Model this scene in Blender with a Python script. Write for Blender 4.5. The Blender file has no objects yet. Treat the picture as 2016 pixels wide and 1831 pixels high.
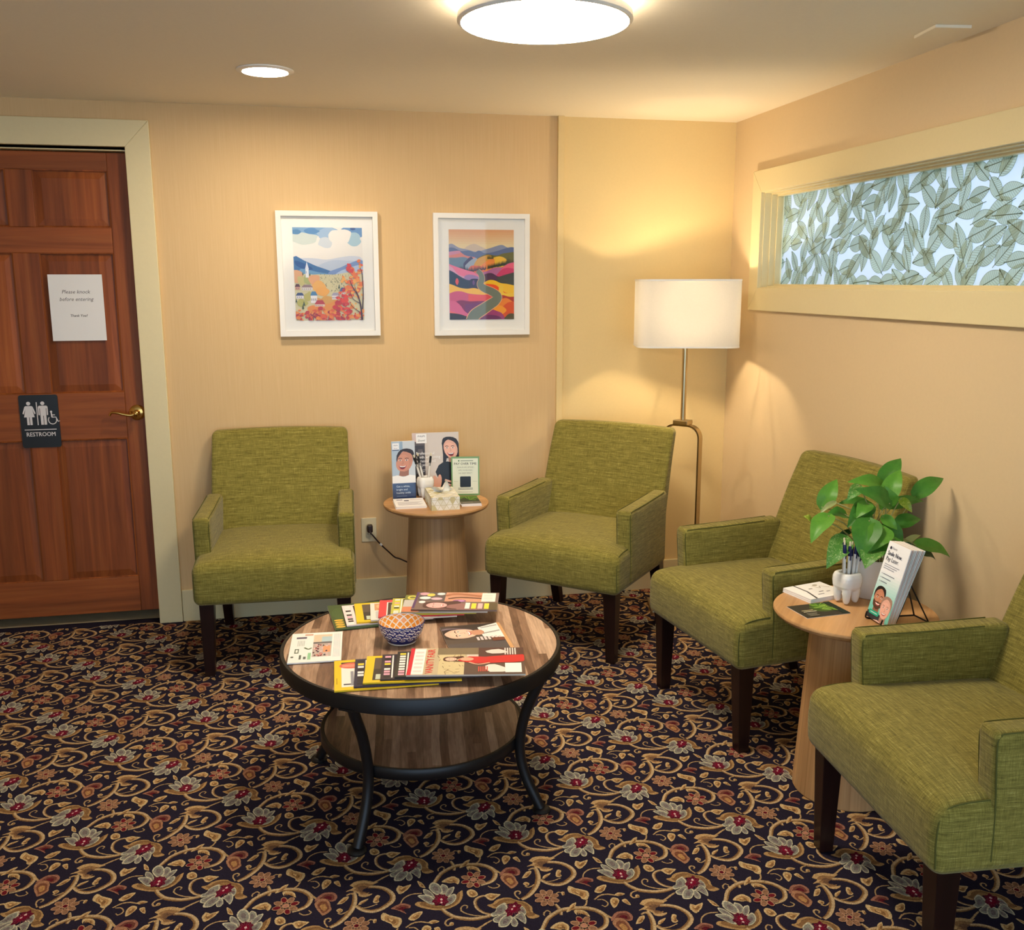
import bpy, bmesh, math, random
from mathutils import Vector, Matrix

SC = bpy.context.scene
COL = SC.collection
PI = math.pi
rnd = random.Random(7)

# ------------------------------------------------------------------ camera, light, exposure
# world: X runs along the back wall, Y goes into the room, Z up, metres
BACK, RIGHT, CEIL, LEFT, REAR = 4.391, 2.003, 2.259, -2.6, -1.6
CAM_F, CAM_PITCH, CAM_YAW, CAM_ROLL = 1878.93, 0.190614, 0.206983, -0.001163
cy_, sy_, cp_, sp_ = math.cos(CAM_YAW), math.sin(CAM_YAW), math.cos(CAM_PITCH), math.sin(CAM_PITCH)
Fv = Vector((sy_*cp_, cy_*cp_, -sp_)); Rv = Vector((cy_, -sy_, 0)); Uv = Rv.cross(Fv)
cr_, sr_ = math.cos(CAM_ROLL), math.sin(CAM_ROLL)
Rv, Uv = cr_*Rv + sr_*Uv, -sr_*Rv + cr_*Uv
cd = bpy.data.cameras.new('camera'); cam = bpy.data.objects.new('camera', cd); COL.objects.link(cam)
cd.sensor_fit = 'HORIZONTAL'; cd.sensor_width = 36; cd.lens = CAM_F/2016*36; cd.clip_start = .02
cam.matrix_world = Matrix(((Rv.x, Uv.x, -Fv.x, 0), (Rv.y, Uv.y, -Fv.y, 0), (Rv.z, Uv.z, -Fv.z, 1.5297), (0, 0, 0, 1)))
SC.camera = cam
SC.view_settings.view_transform = 'Standard'; SC.view_settings.look = 'None'
SC.view_settings.gamma = 1; SC.view_settings.use_curve_mapping = False
SC.view_settings.exposure = 0.86

SC.cycles.max_bounces = 8
SKY_STRENGTH = 1.7
w = bpy.data.worlds.new('sky'); SC.world = w; w.use_nodes = True
w.node_tree.nodes['Background'].inputs[0].default_value = (.56, .77, 1, 1)
w.node_tree.nodes['Background'].inputs[1].default_value = SKY_STRENGTH
DISC_EMIT, DISC_HALO, DOWN_EMIT, BULB_W = 32.0, 60.0, 105.0, 78.0
WARM = (1.0, .86, .67); LAMPC = (1.0, .79, .52)

# ------------------------------------------------------------------ helpers
def lin(c):
    return tuple((v/12.92 if v <= .04045 else ((v+.055)/1.055)**2.4) for v in [x/255 for x in c])

class NT:
    """a small node-tree writer"""
    def __init__(s, name):
        s.m = bpy.data.materials.new(name); s.m.use_nodes = True
        s.t = s.m.node_tree; s.n = s.t.nodes; s.b = s.n['Principled BSDF']; s.out = s.n['Material Output']
    def new(s, typ, **kw):
        n = s.n.new(typ)
        for k, v in kw.items(): setattr(n, k, v)
        return n
    def put(s, sock, v):
        if v is None: return
        if isinstance(v, bpy.types.NodeSocket): s.t.links.new(v, sock)
        else:
            if sock.type == 'RGBA' and len(v) == 3: v = (*v, 1)
            sock.default_value = v
    def math(s, op, a, b=None, c=None):
        n = s.new('ShaderNodeMath', operation=op)
        for i, v in enumerate((a, b, c)): s.put(n.inputs[i], v)
        return n.outputs[0]
    def mix(s, f, a, b, blend='MIX'):
        n = s.new('ShaderNodeMix', data_type='RGBA', blend_type=blend)
        s.put(n.inputs[0], f); s.put(n.inputs[6], a); s.put(n.inputs[7], b); return n.outputs[2]
    def coord(s, kind='Object'):
        return s.new('ShaderNodeTexCoord').outputs[kind]
    def sep(s, v):
        n = s.new('ShaderNodeSeparateXYZ'); s.put(n.inputs[0], v); return n.outputs
    def comb(s, x, y, z):
        n = s.new('ShaderNodeCombineXYZ')
        for i, v in enumerate((x, y, z)): s.put(n.inputs[i], v)
        return n.outputs[0]
    def mapping(s, v, scale=(1, 1, 1), loc=None, rot=None):
        n = s.new('ShaderNodeMapping'); s.put(n.inputs[0], v); s.put(n.inputs['Scale'], scale)
        if loc is not None: s.put(n.inputs['Location'], loc)
        if rot is not None: s.put(n.inputs['Rotation'], rot)
        return n.outputs[0]
    def noise(s, v, scale=5, detail=2, rough=.5, dist=0):
        n = s.new('ShaderNodeTexNoise'); s.put(n.inputs['Vector'], v); s.put(n.inputs['Scale'], scale)
        s.put(n.inputs['Detail'], detail); s.put(n.inputs['Roughness'], rough); s.put(n.inputs['Distortion'], dist)
        return n.outputs[0]
    def ramp(s, f, stops):
        n = s.new('ShaderNodeValToRGB'); s.put(n.inputs[0], f); e = n.color_ramp.elements
        while len(e) < len(stops): e.new(.5)
        for el, (p, c) in zip(e, stops):
            el.position = p; el.color = (*c, 1) if len(c) == 3 else c
        return n.outputs[0]
    def bump(s, h, strength=.2, dist=.002):
        n = s.new('ShaderNodeBump'); s.put(n.inputs['Height'], h); s.put(n.inputs['Strength'], strength)
        s.put(n.inputs['Distance'], dist); s.t.links.new(n.outputs[0], s.b.inputs['Normal'])
    def fin(s, color=None, rough=.5, metal=0, spec=None, **kw):
        s.put(s.b.inputs['Base Color'], color); s.put(s.b.inputs['Roughness'], rough); s.put(s.b.inputs['Metallic'], metal)
        if spec is not None: s.put(s.b.inputs['Specular IOR Level'], spec)
        for k, v in kw.items(): s.put(s.b.inputs[k.replace('_', ' ')], v)
        return s.m

def plain(name, rgb, rough=.5, metal=0, var=.06, scale=12, spec=None, **kw):
    """a flat colour broken by a little procedural variation"""
    t = NT(name); c = lin(rgb)
    n = t.noise(t.coord(), scale, 3)
    col = t.mix(n, tuple(v*(1-var) for v in c), tuple(min(1, v*(1+var)) for v in c))
    return t.fin(col, rough, metal, spec, **kw)

def emit(name, rgb, strength):
    t = NT(name); return t.fin((.8, .8, .8), .5, Emission_Color=(*rgb, 1), Emission_Strength=strength)

def link(o, parent=None):
    COL.objects.link(o)
    if parent is not None: o.parent = parent
    return o

def tag(o, label=None, cat=None, group=None, kind=None):
    for k, v in (('label', label), ('category', cat), ('group', group), ('kind', kind)):
        if v: o[k] = v
    return o

def thing(name, label, cat, loc=(0, 0, 0), rz=0, group=None):
    o = link(bpy.data.objects.new(name, None)); o.empty_display_size = .05
    o.location = loc; o.rotation_euler = (0, 0, rz)
    return tag(o, label, cat, group)

def copy_tree(o, parent=None):
    c = o.copy(); COL.objects.link(c)
    if parent is not None: c.parent = parent
    for ch in list(o.children): copy_tree(ch, c)
    return c

class MB:
    """collects shapes and links them as ONE mesh object"""
    def __init__(s): s.v = []; s.f = []; s.mi = []
    def add(s, vs, fs, mi=0):
        b = len(s.v); s.v += [tuple(p) for p in vs]; s.f += [tuple(i+b for i in f) for f in fs]; s.mi += [mi]*len(fs); return s
    def box(s, x0, x1, y0, y1, z0, z1, mi=0, M=None):
        vs = [(x, y, z) for x in (x0, x1) for y in (y0, y1) for z in (z0, z1)]
        if M is not None: vs = [M @ Vector(p) for p in vs]
        return s.add(vs, [(0, 1, 3, 2), (4, 6, 7, 5), (0, 4, 5, 1), (2, 3, 7, 6), (0, 2, 6, 4), (1, 5, 7, 3)], mi)
    def frustum(s, a, b, mi=0):
        """two quads (4 points each), bottom a and top b"""
        return s.add(list(a)+list(b), [(3, 2, 1, 0), (4, 5, 6, 7), (0, 1, 5, 4), (1, 2, 6, 5), (2, 3, 7, 6), (3, 0, 4, 7)], mi)
    def lathe(s, prof, seg=48, c=(0, 0, 0), mi=0, cap=True):
        vs = []; fs = []
        for r, z in prof:
            for i in range(seg):
                a = 2*PI*i/seg; vs.append((c[0]+r*math.cos(a), c[1]+r*math.sin(a), c[2]+z))
        for k in range(len(prof)-1):
            for i in range(seg):
                j = (i+1) % seg; fs.append((k*seg+i, k*seg+j, (k+1)*seg+j, (k+1)*seg+i))
        if cap:
            if prof[0][0] > 1e-5: fs.append(tuple(range(seg))[::-1])
            if prof[-1][0] > 1e-5: fs.append(tuple((len(prof)-1)*seg+i for i in range(seg)))
        return s.add(vs, fs, mi)
    def tube(s, pts, rad, seg=8, mi=0, smooth=6, cap=True):
        P = catmull(pts, smooth) if smooth and len(pts) > 2 else [Vector(p) for p in pts]
        n = len(P); R = rad if callable(rad) else (lambda t: rad)
        vs = []; fs = []; prev = None
        for i, p in enumerate(P):
            d = (P[min(i+1, n-1)]-P[max(i-1, 0)]).normalized()
            if prev is None:
                u = d.orthogonal().normalized()
            else:
                u = (prev - d*prev.dot(d)); u = u.normalized() if u.length > 1e-6 else d.orthogonal().normalized()
            prev = u; w_ = d.cross(u); r = R(i/(n-1))
            for k in range(seg):
                a = 2*PI*k/seg; vs.append(p + (u*math.cos(a)+w_*math.sin(a))*r)
        for i in range(n-1):
            for k in range(seg):
                j = (k+1) % seg; fs.append((i*seg+k, i*seg+j, (i+1)*seg+j, (i+1)*seg+k))
        if cap: fs.append(tuple(range(seg))[::-1]); fs.append(tuple((n-1)*seg+k for k in range(seg)))
        return s.add(vs, fs, mi)
    def ribbon(s, pts, width_dir, w, t, mi=0):
        """flat bar swept along pts; width along width_dir"""
        W = Vector(width_dir).normalized()*w/2; n = len(pts); vs = []; fs = []
        P = [Vector(p) for p in pts]
        for i, p in enumerate(P):
            d = (P[min(i+1, n-1)]-P[max(i-1, 0)]).normalized(); N = d.cross(W).normalized()*t/2
            vs += [p-W-N, p+W-N, p+W+N, p-W+N]
        for i in range(n-1):
            for k in range(4):
                j = (k+1) % 4; fs.append((i*4+k, i*4+j, (i+1)*4+j, (i+1)*4+k))
        fs.append((3, 2, 1, 0)); fs.append(tuple((n-1)*4+k for k in range(4)))
        return s.add(vs, fs, mi)
    def rbox(s, x0, x1, y0, y1, z0, z1, r=.02, cuts=6, rs=3, fn=None, mi=0):
        """rounded box with inner grid; fn deforms each point"""
        lo = (x0, y0, z0); hi = (x1, y1, z1); ax = []
        for k in range(3):
            L = hi[k]-lo[k]; rr = min(r, L/2*.999)
            a = [lo[k]+rr*(1-math.cos(PI/2*i/rs)) if i else lo[k] for i in range(rs+1)]
            a = [lo[k]+rr*(i/rs) for i in range(rs+1)]
            m = [lo[k]+rr+(L-2*rr)*i/cuts for i in range(1, cuts)]
            b = [hi[k]-rr*(1-i/rs) for i in range(rs+1)]
            ax.append(a+m+b)
        idx = {}; vs = []; fs = []
        N = [len(a)-1 for a in ax]
        def vert(i, j, k):
            key = (i, j, k)
            if key not in idx:
                p = Vector((ax[0][i], ax[1][j], ax[2][k]))
                c = Vector([min(max(p[q], lo[q]+min(r, (hi[q]-lo[q])/2*.999)), hi[q]-min(r, (hi[q]-lo[q])/2*.999)) for q in range(3)])
                d = p-c
                if d.length > 1e-9: p = c + d.normalized()*r
                if fn: p = Vector(fn(p))
                idx[key] = len(vs); vs.append(p)
            return idx[key]
        for k, flip in ((0, 1), (N[2], 0)):
            for i in range(N[0]):
                for j in range(N[1]):
                    q = (vert(i, j, k), vert(i+1, j, k), vert(i+1, j+1, k), vert(i, j+1, k)); fs.append(q[::-1] if flip else q)
        for j, flip in ((0, 0), (N[1], 1)):
            for i in range(N[0]):
                for k in range(N[2]):
                    q = (vert(i, j, k), vert(i+1, j, k), vert(i+1, j, k+1), vert(i, j, k+1)); fs.append(q[::-1] if flip else q)
        for i, flip in ((0, 1), (N[0], 0)):
            for j in range(N[1]):
                for k in range(N[2]):
                    q = (vert(i, j, k), vert(i, j+1, k), vert(i, j+1, k+1), vert(i, j, k+1)); fs.append(q[::-1] if flip else q)
        return s.add(vs, fs, mi)
    def xf(s, M):
        s.v = [tuple(M @ Vector(p)) for p in s.v]; return s
    def build(s, name, mats, parent=None, smooth=False, angle=40, bevel=0):
        me = bpy.data.meshes.new(name); me.from_pydata(s.v, [], s.f)
        if not isinstance(mats, (list, tuple)): mats = [mats]
        for m in mats: me.materials.append(m)
        me.polygons.foreach_set('material_index', s.mi)
        if bevel or not smooth or True:
            bm = bmesh.new(); bm.from_mesh(me)
            if bevel:
                bmesh.ops.bevel(bm, geom=[e for e in bm.edges if len(e.link_faces) == 2 and e.calc_face_angle(0) > .6], offset=bevel, segments=2, affect='EDGES', profile=.6)
            bmesh.ops.recalc_face_normals(bm, faces=bm.faces)
            bm.to_mesh(me); bm.free()
        if smooth:
            me.polygons.foreach_set('use_smooth', [True]*len(me.polygons))
            try: me.set_sharp_from_angle(angle=math.radians(angle))
            except Exception: pass
        me.update()
        return link(bpy.data.objects.new(name, me), parent)

def catmull(pts, n=6, closed=False):
    P = [Vector(p) for p in pts]; out = []; m = len(P)
    for i in range(m if closed else m-1):
        p1, p2 = P[i], P[(i+1) % m]
        p0 = P[(i-1) % m] if closed or i > 0 else p1*2-p2
        p3 = P[(i+2) % m] if closed or i+2 < m else p2*2-p1
        for k in range(n):
            t = k/n
            out.append(.5*((2*p1)+(p2-p0)*t+(2*p0-5*p1+4*p2-p3)*t*t+(3*p1-p0-3*p2+p3)*t**3))
    if not closed: out.append(P[-1])
    return out

# flat print: coloured ink shapes laid on a surface, each shape its own hair-thin layer
EPS = 3e-5
_text_cache = {}
def text_shapes(txt, bold=0, shear=0):
    key = (txt, bold, shear)
    if key not in _text_cache:
        cu = bpy.data.curves.new('lettering', 'FONT'); cu.body = txt; cu.size = 1; cu.offset = bold; cu.shear = shear; cu.resolution_u = 2
        ob = bpy.data.objects.new('lettering', cu); me = bpy.data.meshes.new_from_object(ob)
        _text_cache[key] = ([tuple(v.co[:2]) for v in me.vertices], [tuple(p.vertices) for p in me.polygons])
        bpy.data.objects.remove(ob); bpy.data.curves.remove(cu); bpy.data.meshes.remove(me)
    return _text_cache[key]

class Print:
    def __init__(s, clip=None): s.v = []; s.f = []; s.c = []; s.k = 0; s.clip = clip
    def _clip(s, pts):
        if not s.clip: return pts
        x0, y0, x1, y1 = s.clip
        for ax, lim, sg in ((0, x0, 1), (0, x1, -1), (1, y0, 1), (1, y1, -1)):
            out = []; n = len(pts)
            for i in range(n):
                a, b = pts[i], pts[(i+1) % n]; da, db = (a[ax]-lim)*sg, (b[ax]-lim)*sg
                if da >= 0: out.append(a)
                if (da >= 0) != (db >= 0):
                    t = da/(da-db); out.append((a[0]+(b[0]-a[0])*t, a[1]+(b[1]-a[1])*t))
            pts = out
            if len(pts) < 3: return []
        return pts
    def raw(s, pts, col):
        pts = s._clip([(p[0], p[1]) for p in pts])
        if len(pts) < 3: return
        b = len(s.v); z = float(s.k)
        s.v += [(p[0], p[1], z) for p in pts]; s.f.append(tuple(range(b, b+len(pts)))); s.c.append(lin(col) if max(col) > 1 else col)
    def poly(s, pts, col, smooth=0):
        if smooth: pts = [tuple(p) for p in catmull([(p[0], p[1], 0) for p in pts], smooth, True)]
        s.k += 1; s.raw(pts, col)
    def rect(s, x0, y0, x1, y1, col): s.poly([(x0, y0), (x1, y0), (x1, y1), (x0, y1)], col)
    def ell(s, cx, cy, rx, ry, col, n=20, rot=0):
        c, sn = math.cos(rot), math.sin(rot)
        s.poly([(cx+rx*math.cos(a)*c-ry*math.sin(a)*sn, cy+rx*math.cos(a)*sn+ry*math.sin(a)*c) for a in [2*PI*i/n for i in range(n)]], col)
    def stroke(s, pts, wd, col, smooth=5, taper=None, off=0, newlayer=True):
        P = catmull([(p[0], p[1], 0) for p in pts], smooth) if smooth and len(pts) > 2 else [Vector((p[0], p[1], 0)) for p in pts]
        n = len(P); L = []; Rr = []
        if newlayer: s.k += 1
        for i, p in enumerate(P):
            d = (P[min(i+1, n-1)]-P[max(i-1, 0)]); d = d.normalized() if d.length > 1e-9 else Vector((1, 0, 0))
            nn = Vector((-d.y, d.x, 0)); ww = wd/2*(taper(i/(n-1)) if taper else 1)
            l_, r_ = p+nn*(ww+off), p-nn*(ww-off)
            if i:                                            # tight bends: keep the inner edge from folding back
                if (l_-L[-1]).dot(d) < 0: l_ = L[-1].copy()
                if (r_-Rr[-1]).dot(d) < 0: r_ = Rr[-1].copy()
            L.append(l_); Rr.append(r_)
        for i in range(n-1): s.raw([L[i], Rr[i], Rr[i+1], L[i+1]], col)
    def text(s, txt, x, y, h, col, align='C', bold=0, shear=0, maxw=None, rot=0):
        if bold:                                             # heavier strokes: overprint with small shifts
            for dx, dy in ((-1, 0), (1, 0), (0, 1)): s.text(txt, x+dx*bold*h, y+dy*bold*h, h, col, align, 0, shear, maxw, rot)
            return
        vs, fs = text_shapes(txt, 0, shear)
        if not vs: return
        x0 = min(p[0] for p in vs); x1 = max(p[0] for p in vs); sc = h/.72; sx = sc
        if maxw and (x1-x0)*sx > maxw: sx = maxw/(x1-x0)
        ox = {'C': -(x0+x1)/2, 'L': -x0, 'R': -x1}[align]; s.k += 1; c, sn = math.cos(rot), math.sin(rot)
        for f in fs:
            q = [((vs[i][0]+ox)*sx, vs[i][1]*sc) for i in f]
            s.raw([(x+a*c-b*sn, y+a*sn+b*c) for a, b in q], col)
    def build(s, name, parent, M=None, mat=None, kind=None, thick=.0014):
        me = bpy.data.meshes.new(name); e = min(EPS, thick/max(1, s.k))
        vs = [(x, y, z*e) for x, y, z in s.v]
        if M is not None: vs = [tuple(M @ Vector(p)) for p in vs]
        me.from_pydata(vs, [], s.f); me.materials.append(mat or MAT['print'])
        at = me.attributes.new('ink', 'FLOAT_COLOR', 'FACE')
        at.data.foreach_set('color', [q for c in s.c for q in (*c, 1)])
        me.update(); o = link(bpy.data.objects.new(name, me), parent)
        if kind: o['kind'] = kind
        return o

def frame(o, x, y):
    """matrix whose columns are x, y, x*y placed at o"""
    x = Vector(x).normalized(); y = Vector(y).normalized(); z = x.cross(y)
    return Matrix(((x.x, y.x, z.x, o[0]), (x.y, y.y, z.y, o[1]), (x.z, y.z, z.z, o[2]), (0, 0, 0, 1)))

# ------------------------------------------------------------------ materials
MAT = {}
def ink(name, rough, spec, weave=0, trans=0):
    t = NT(name); a = t.new('ShaderNodeAttribute', attribute_name='ink'); col = a.outputs[0]
    if weave:
        g = t.new('ShaderNodeNewGeometry').outputs['Position']
        n = t.math('ADD', t.math('MULTIPLY', t.noise(g, 420, 2), .55), t.math('MULTIPLY', t.noise(g, 150, 3, .7), .45)); col = t.mix(1, col, t.ramp(n, [(.32, (.40, .39, .42)), (.68, (1.3, 1.28, 1.24))]), 'MULTIPLY')
    m = t.fin(col, rough, 0, spec)
    if weave: t.put(t.b.inputs['Sheen Weight'], .0)
    if trans:
        tr = t.new('ShaderNodeBsdfTranslucent'); t.put(tr.inputs[0], col)
        mx = t.new('ShaderNodeMixShader'); t.put(mx.inputs[0], trans)
        t.t.links.new(t.b.outputs[0], mx.inputs[1]); t.t.links.new(tr.outputs[0], mx.inputs[2]); t.t.links.new(mx.outputs[0], t.out.inputs[0])
    return m
MAT['print'] = ink('printed_ink', .32, .45)
MAT['print_matte'] = ink('matte_ink', .7, .25)
MAT['carpet_ink'] = ink('carpet_yarn', .95, .05, weave=1)
MAT['film_ink'] = ink('window_film_ink', .6, .2, trans=.56)

def m_wallpaper():
    t = NT('wallpaper'); c = t.coord()
    n1 = t.noise(t.mapping(c, (230, 230, 4)), 1, 3, .6); n2 = t.noise(c, 1.3, 2)
    col = t.ramp(n1, [(.3, lin((219, 185, 136))), (.55, lin((222, 189, 140))), (.75, lin((226, 193, 145)))])
    t.bump(n1, .25, .001); return t.fin(col, .72, 0, .25)
MAT['wallpaper'] = m_wallpaper()
def m_paint(name, rgb, rough=.55):
    t = NT(name); c = t.coord(); n = t.noise(c, 90, 4, .6); col = t.mix(n, tuple(v*.97 for v in lin(rgb)), tuple(v*1.03 for v in lin(rgb)))
    t.bump(n, .12, .0008); return t.fin(col, rough, 0, .3)
MAT['wall_yellow'] = m_paint('pale_yellow_wall_paint', (228, 202, 146), .5)
MAT['wall_tan'] = m_paint('tan_wall_paint', (224, 200, 160), .5)
MAT['ceiling'] = m_paint('ceiling_paint', (244, 234, 212), .8)
MAT['trim'] = m_paint('cream_trim_gloss', (228, 213, 168), .35)
MAT['carpet'] = plain('carpet_ground', (38, 33, 47), .97, var=.5, scale=240, spec=.05)

def m_wood(name, axis, c1, c2, c3, rough=.35, grain=34, strip=None, coat=0):
    """grain runs along axis 0/1/2 of the object"""
    t = NT(name); c = t.coord(); r = t.new('ShaderNodeObjectInfo').outputs['Random']
    off = t.math('MULTIPLY', r, 37.0); sc = [grain, grain, grain]; sc[axis] = grain*.045
    v = t.mapping(c, tuple(sc), t.comb(off, off, off))
    n1 = t.noise(v, 1, 5, .62, .6); sc2 = [9, 9, 9]; sc2[axis] = .5
    n2 = t.noise(t.mapping(c, tuple(sc2), t.comb(off, off, off)), 1, 2, .5, 1.2)
    col = t.ramp(n1, [(.25, lin(c1)), (.52, lin(c2)), (.78, lin(c3))])
    col = t.mix(1, col, t.ramp(n2, [(.3, (.72, .70, .68)), (.7, (1.18, 1.15, 1.12))]), 'MULTIPLY')
    if strip:
        sx = t.sep(c)[strip[0]]
        if strip[0] == 2: pass
        cell = t.math('FLOOR', t.math('DIVIDE', t.math('ADD', sx, off), strip[1]))
        wn = t.new('ShaderNodeTexWhiteNoise', noise_dimensions='1D'); t.put(wn.inputs['W'], cell)
        col = t.mix(1, col, t.ramp(wn.outputs['Value'], [(0, (.74, .70, .68)), (1, (1.15, 1.14, 1.12))]), 'MULTIPLY')
    t.bump(n1, .08, .0006)
    return t.fin(col, rough, 0, .35, Coat_Weight=coat, Coat_Roughness=.15)
DW = ((120, 58, 20), (150, 79, 31), (170, 98, 44))
MAT['door_v'] = m_wood('door_wood_upright_grain', 2, *DW, strip=(0, .083), rough=.5)
MAT['door_h'] = m_wood('door_wood_level_grain', 0, *DW, rough=.5)
MAT['espresso'] = m_wood('espresso_wood', 2, (22, 9, 9), (32, 14, 13), (42, 20, 17), .3, 30)
MAT['oak'] = m_wood('oak_top', 0, (176, 130, 84), (200, 154, 104), (216, 172, 122), .38, 30)

def m_pedestal():
    t = NT('oak_staves'); c = t.coord(); x, y, z = t.sep(c)
    ang = t.math('MULTIPLY', t.math('ARCTAN2', y, x), 12/(2*PI)); cell = t.math('FLOOR', ang)
    wn = t.new('ShaderNodeTexWhiteNoise', noise_dimensions='1D'); t.put(wn.inputs['W'], cell)
    n = t.noise(t.mapping(t.comb(ang, cell, z), (9, 3.1, 1.6)), 1, 4, .6, .8)
    col = t.ramp(n, [(.25, lin((178, 134, 86))), (.5, lin((203, 158, 108))), (.8, lin((218, 174, 124)))])
    col = t.mix(1, col, t.ramp(wn.outputs['Value'], [(0, (.8, .78, .76)), (1, (1.06, 1.06, 1.05))]), 'MULTIPLY')
    return t.fin(col, .42, 0, .4)
MAT['pedestal'] = m_pedestal()

def m_laminate(name, dark=1.0):
    t = NT(name); c = t.mapping(t.coord(), (1, 1, 1), None, (0, 0, .10)); x, y, z = t.sep(c)
    wob = t.math('MULTIPLY', t.math('SUBTRACT', t.noise(t.mapping(c, (7, 3, 1)), 1, 2), .5), .022)
    xs = t.math('ADD', x, wob); cell = t.math('FLOOR', t.math('DIVIDE', xs, .024))
    wn = t.new('ShaderNodeTexWhiteNoise', noise_dimensions='2D')
    t.put(wn.inputs['Vector'], t.comb(cell, t.math('FLOOR', t.math('ADD', t.math('MULTIPLY', y, 1.3), t.math('MULTIPLY', cell, .37))), 0))
    n1 = t.noise(t.mapping(c, (160, 9, 1)), 1, 5, .65, .5); n2 = t.noise(t.mapping(c, (34, 5, 1)), 1, 3, .6, 1.5)
    f = t.math('ADD', t.math('MULTIPLY', wn.outputs['Value'], .5), t.math('MULTIPLY', n2, .55))
    k = lambda c3: tuple(v*dark for v in lin(c3))
    col = t.ramp(f, [(.22, k((90, 63, 48))), (.40, k((134, 101, 80))), (.58, k((167, 133, 108))), (.8, k((202, 170, 143)))])
    col = t.mix(1, col, t.ramp(n1, [(.3, (.72, .7, .7)), (.7, (1.14, 1.14, 1.14))]), 'MULTIPLY')
    t.bump(n1, .1, .0004); return t.fin(col, .33, 0, .45)
MAT['laminate'] = m_laminate('rustic_plank_laminate'); MAT['black_metal'] = plain('black_painted_metal', (26, 24, 26), .42, .3, spec=.5)

def m_fabric():
    t = NT('green_linen_weave'); c = t.coord(); x, y, z = t.sep(c)
    nx, ny, nz = t.sep(t.coord('Normal'))
    side = t.math('GREATER_THAN', t.math('ABSOLUTE', nx), .7); flat = t.math('GREATER_THAN', t.math('ABSOLUTE', nz), .7)
    mixf = lambda f, a, b: t.math('ADD', t.math('MULTIPLY', a, t.math('SUBTRACT', 1, f)), t.math('MULTIPLY', b, f))
    u = mixf(side, x, y); v = mixf(flat, z, mixf(side, y, x))
    p = t.comb(u, v, 0)
    weft = t.noise(t.mapping(p, (26, 430, 1)), 1, 3, .7); warp = t.noise(t.mapping(p, (430, 26, 1)), 1, 3, .7)
    slub = t.noise(t.mapping(p, (9, 150, 1)), 1, 2, .6); fine = t.noise(t.mapping(p, (700, 700, 1)), 1, 1)
    f = t.math('ADD', t.math('ADD', t.math('MULTIPLY', weft, .38), t.math('MULTIPLY', warp, .27)), t.math('ADD', t.math('MULTIPLY', slub, .22), t.math('MULTIPLY', fine, .13)))
    col = t.ramp(f, [(.35, lin((74, 68, 28))), (.45, lin((113, 104, 46))), (.54, lin((140, 130, 62))), (.65, lin((186, 175, 102)))])
    t.bump(f, .5, .0016); return t.fin(col, .9, 0, .12, Sheen_Weight=.15)
MAT['fabric'] = m_fabric(); MAT['piping'] = plain('olive_piping', (84, 84, 30), .9)
MAT['white_frame'] = plain('white_frame_lacquer', (240, 236, 228), .3, var=.015)
MAT['mat_board'] = plain('white_mat_board', (242, 238, 230), .85, var=.01)
MAT['brass'] = plain('polished_brass', (214, 170, 96), .18, 1.0)
MAT['nickel'] = plain('champagne_metal', (196, 176, 136), .3, 1.0)
MAT['paper'] = plain('white_paper', (240, 238, 236), .7, var=.015)
MAT['black_plastic'] = plain('black_plastic', (14, 13, 14), .35)
MAT['ivory'] = plain('ivory_plastic', (226, 214, 178), .4, var=.02)
MAT['white_plastic'] = plain('white_plastic', (235, 232, 226), .4, var=.02)
MAT['ceramic'] = plain('white_glaze', (240, 239, 236), .12, var=.02, Coat_Weight=.4)
MAT['navy'] = plain('navy_plastic', (18, 22, 78), .25)
MAT['cord'] = plain('dark_brown_cord', (40, 22, 18), .45)
MAT['tissue'] = plain('soft_tissue', (244, 241, 234), .9, var=.02)
MAT['soil'] = plain('potting_soil', (38, 28, 22), .95, var=.5, scale=160)
MAT['stem'] = plain('green_stem', (150, 150, 90), .5, var=.25)
def m_glass():
    t = NT('picture_glass'); g = t.new('ShaderNodeBsdfGlossy'); t.put(g.inputs['Roughness'], .02); tr = t.new('ShaderNodeBsdfTransparent')
    fr = t.new('ShaderNodeFresnel'); t.put(fr.inputs[0], 1.45); mx = t.new('ShaderNodeMixShader'); t.put(mx.inputs[0], t.math('MULTIPLY', fr.outputs[0], .5))
    t.t.links.new(tr.outputs[0], mx.inputs[1]); t.t.links.new(g.outputs[0], mx.inputs[2]); t.t.links.new(mx.outputs[0], t.out.inputs[0]); return t.m
MAT['glass'] = m_glass()
def m_shade():
    t = NT('linen_lamp_shade'); c = t.coord(); n = t.noise(t.mapping(c, (300, 300, 300)), 1, 2)
    col = t.mix(n, (.69, .67, .63), (.75, .73, .69)); t.fin(col, .9, 0, .1)
    tr = t.new('ShaderNodeBsdfTranslucent'); t.put(tr.inputs[0], col); mx = t.new('ShaderNodeMixShader'); t.put(mx.inputs[0], .46)
    t.t.links.new(t.b.outputs[0], mx.inputs[1]); t.t.links.new(tr.outputs[0], mx.inputs[2]); t.t.links.new(mx.outputs[0], t.out.inputs[0]); return t.m
MAT['shade'] = m_shade()
MAT['lens'] = emit('lit_diffuser', WARM, DISC_EMIT); MAT['halo'] = emit('lit_halo_ring', WARM, DISC_HALO)
MAT['down_lens'] = emit('lit_downlight_lens', (1, .84, .64), DOWN_EMIT); MAT['bulb'] = emit('lit_bulb', LAMPC, 12)
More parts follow.
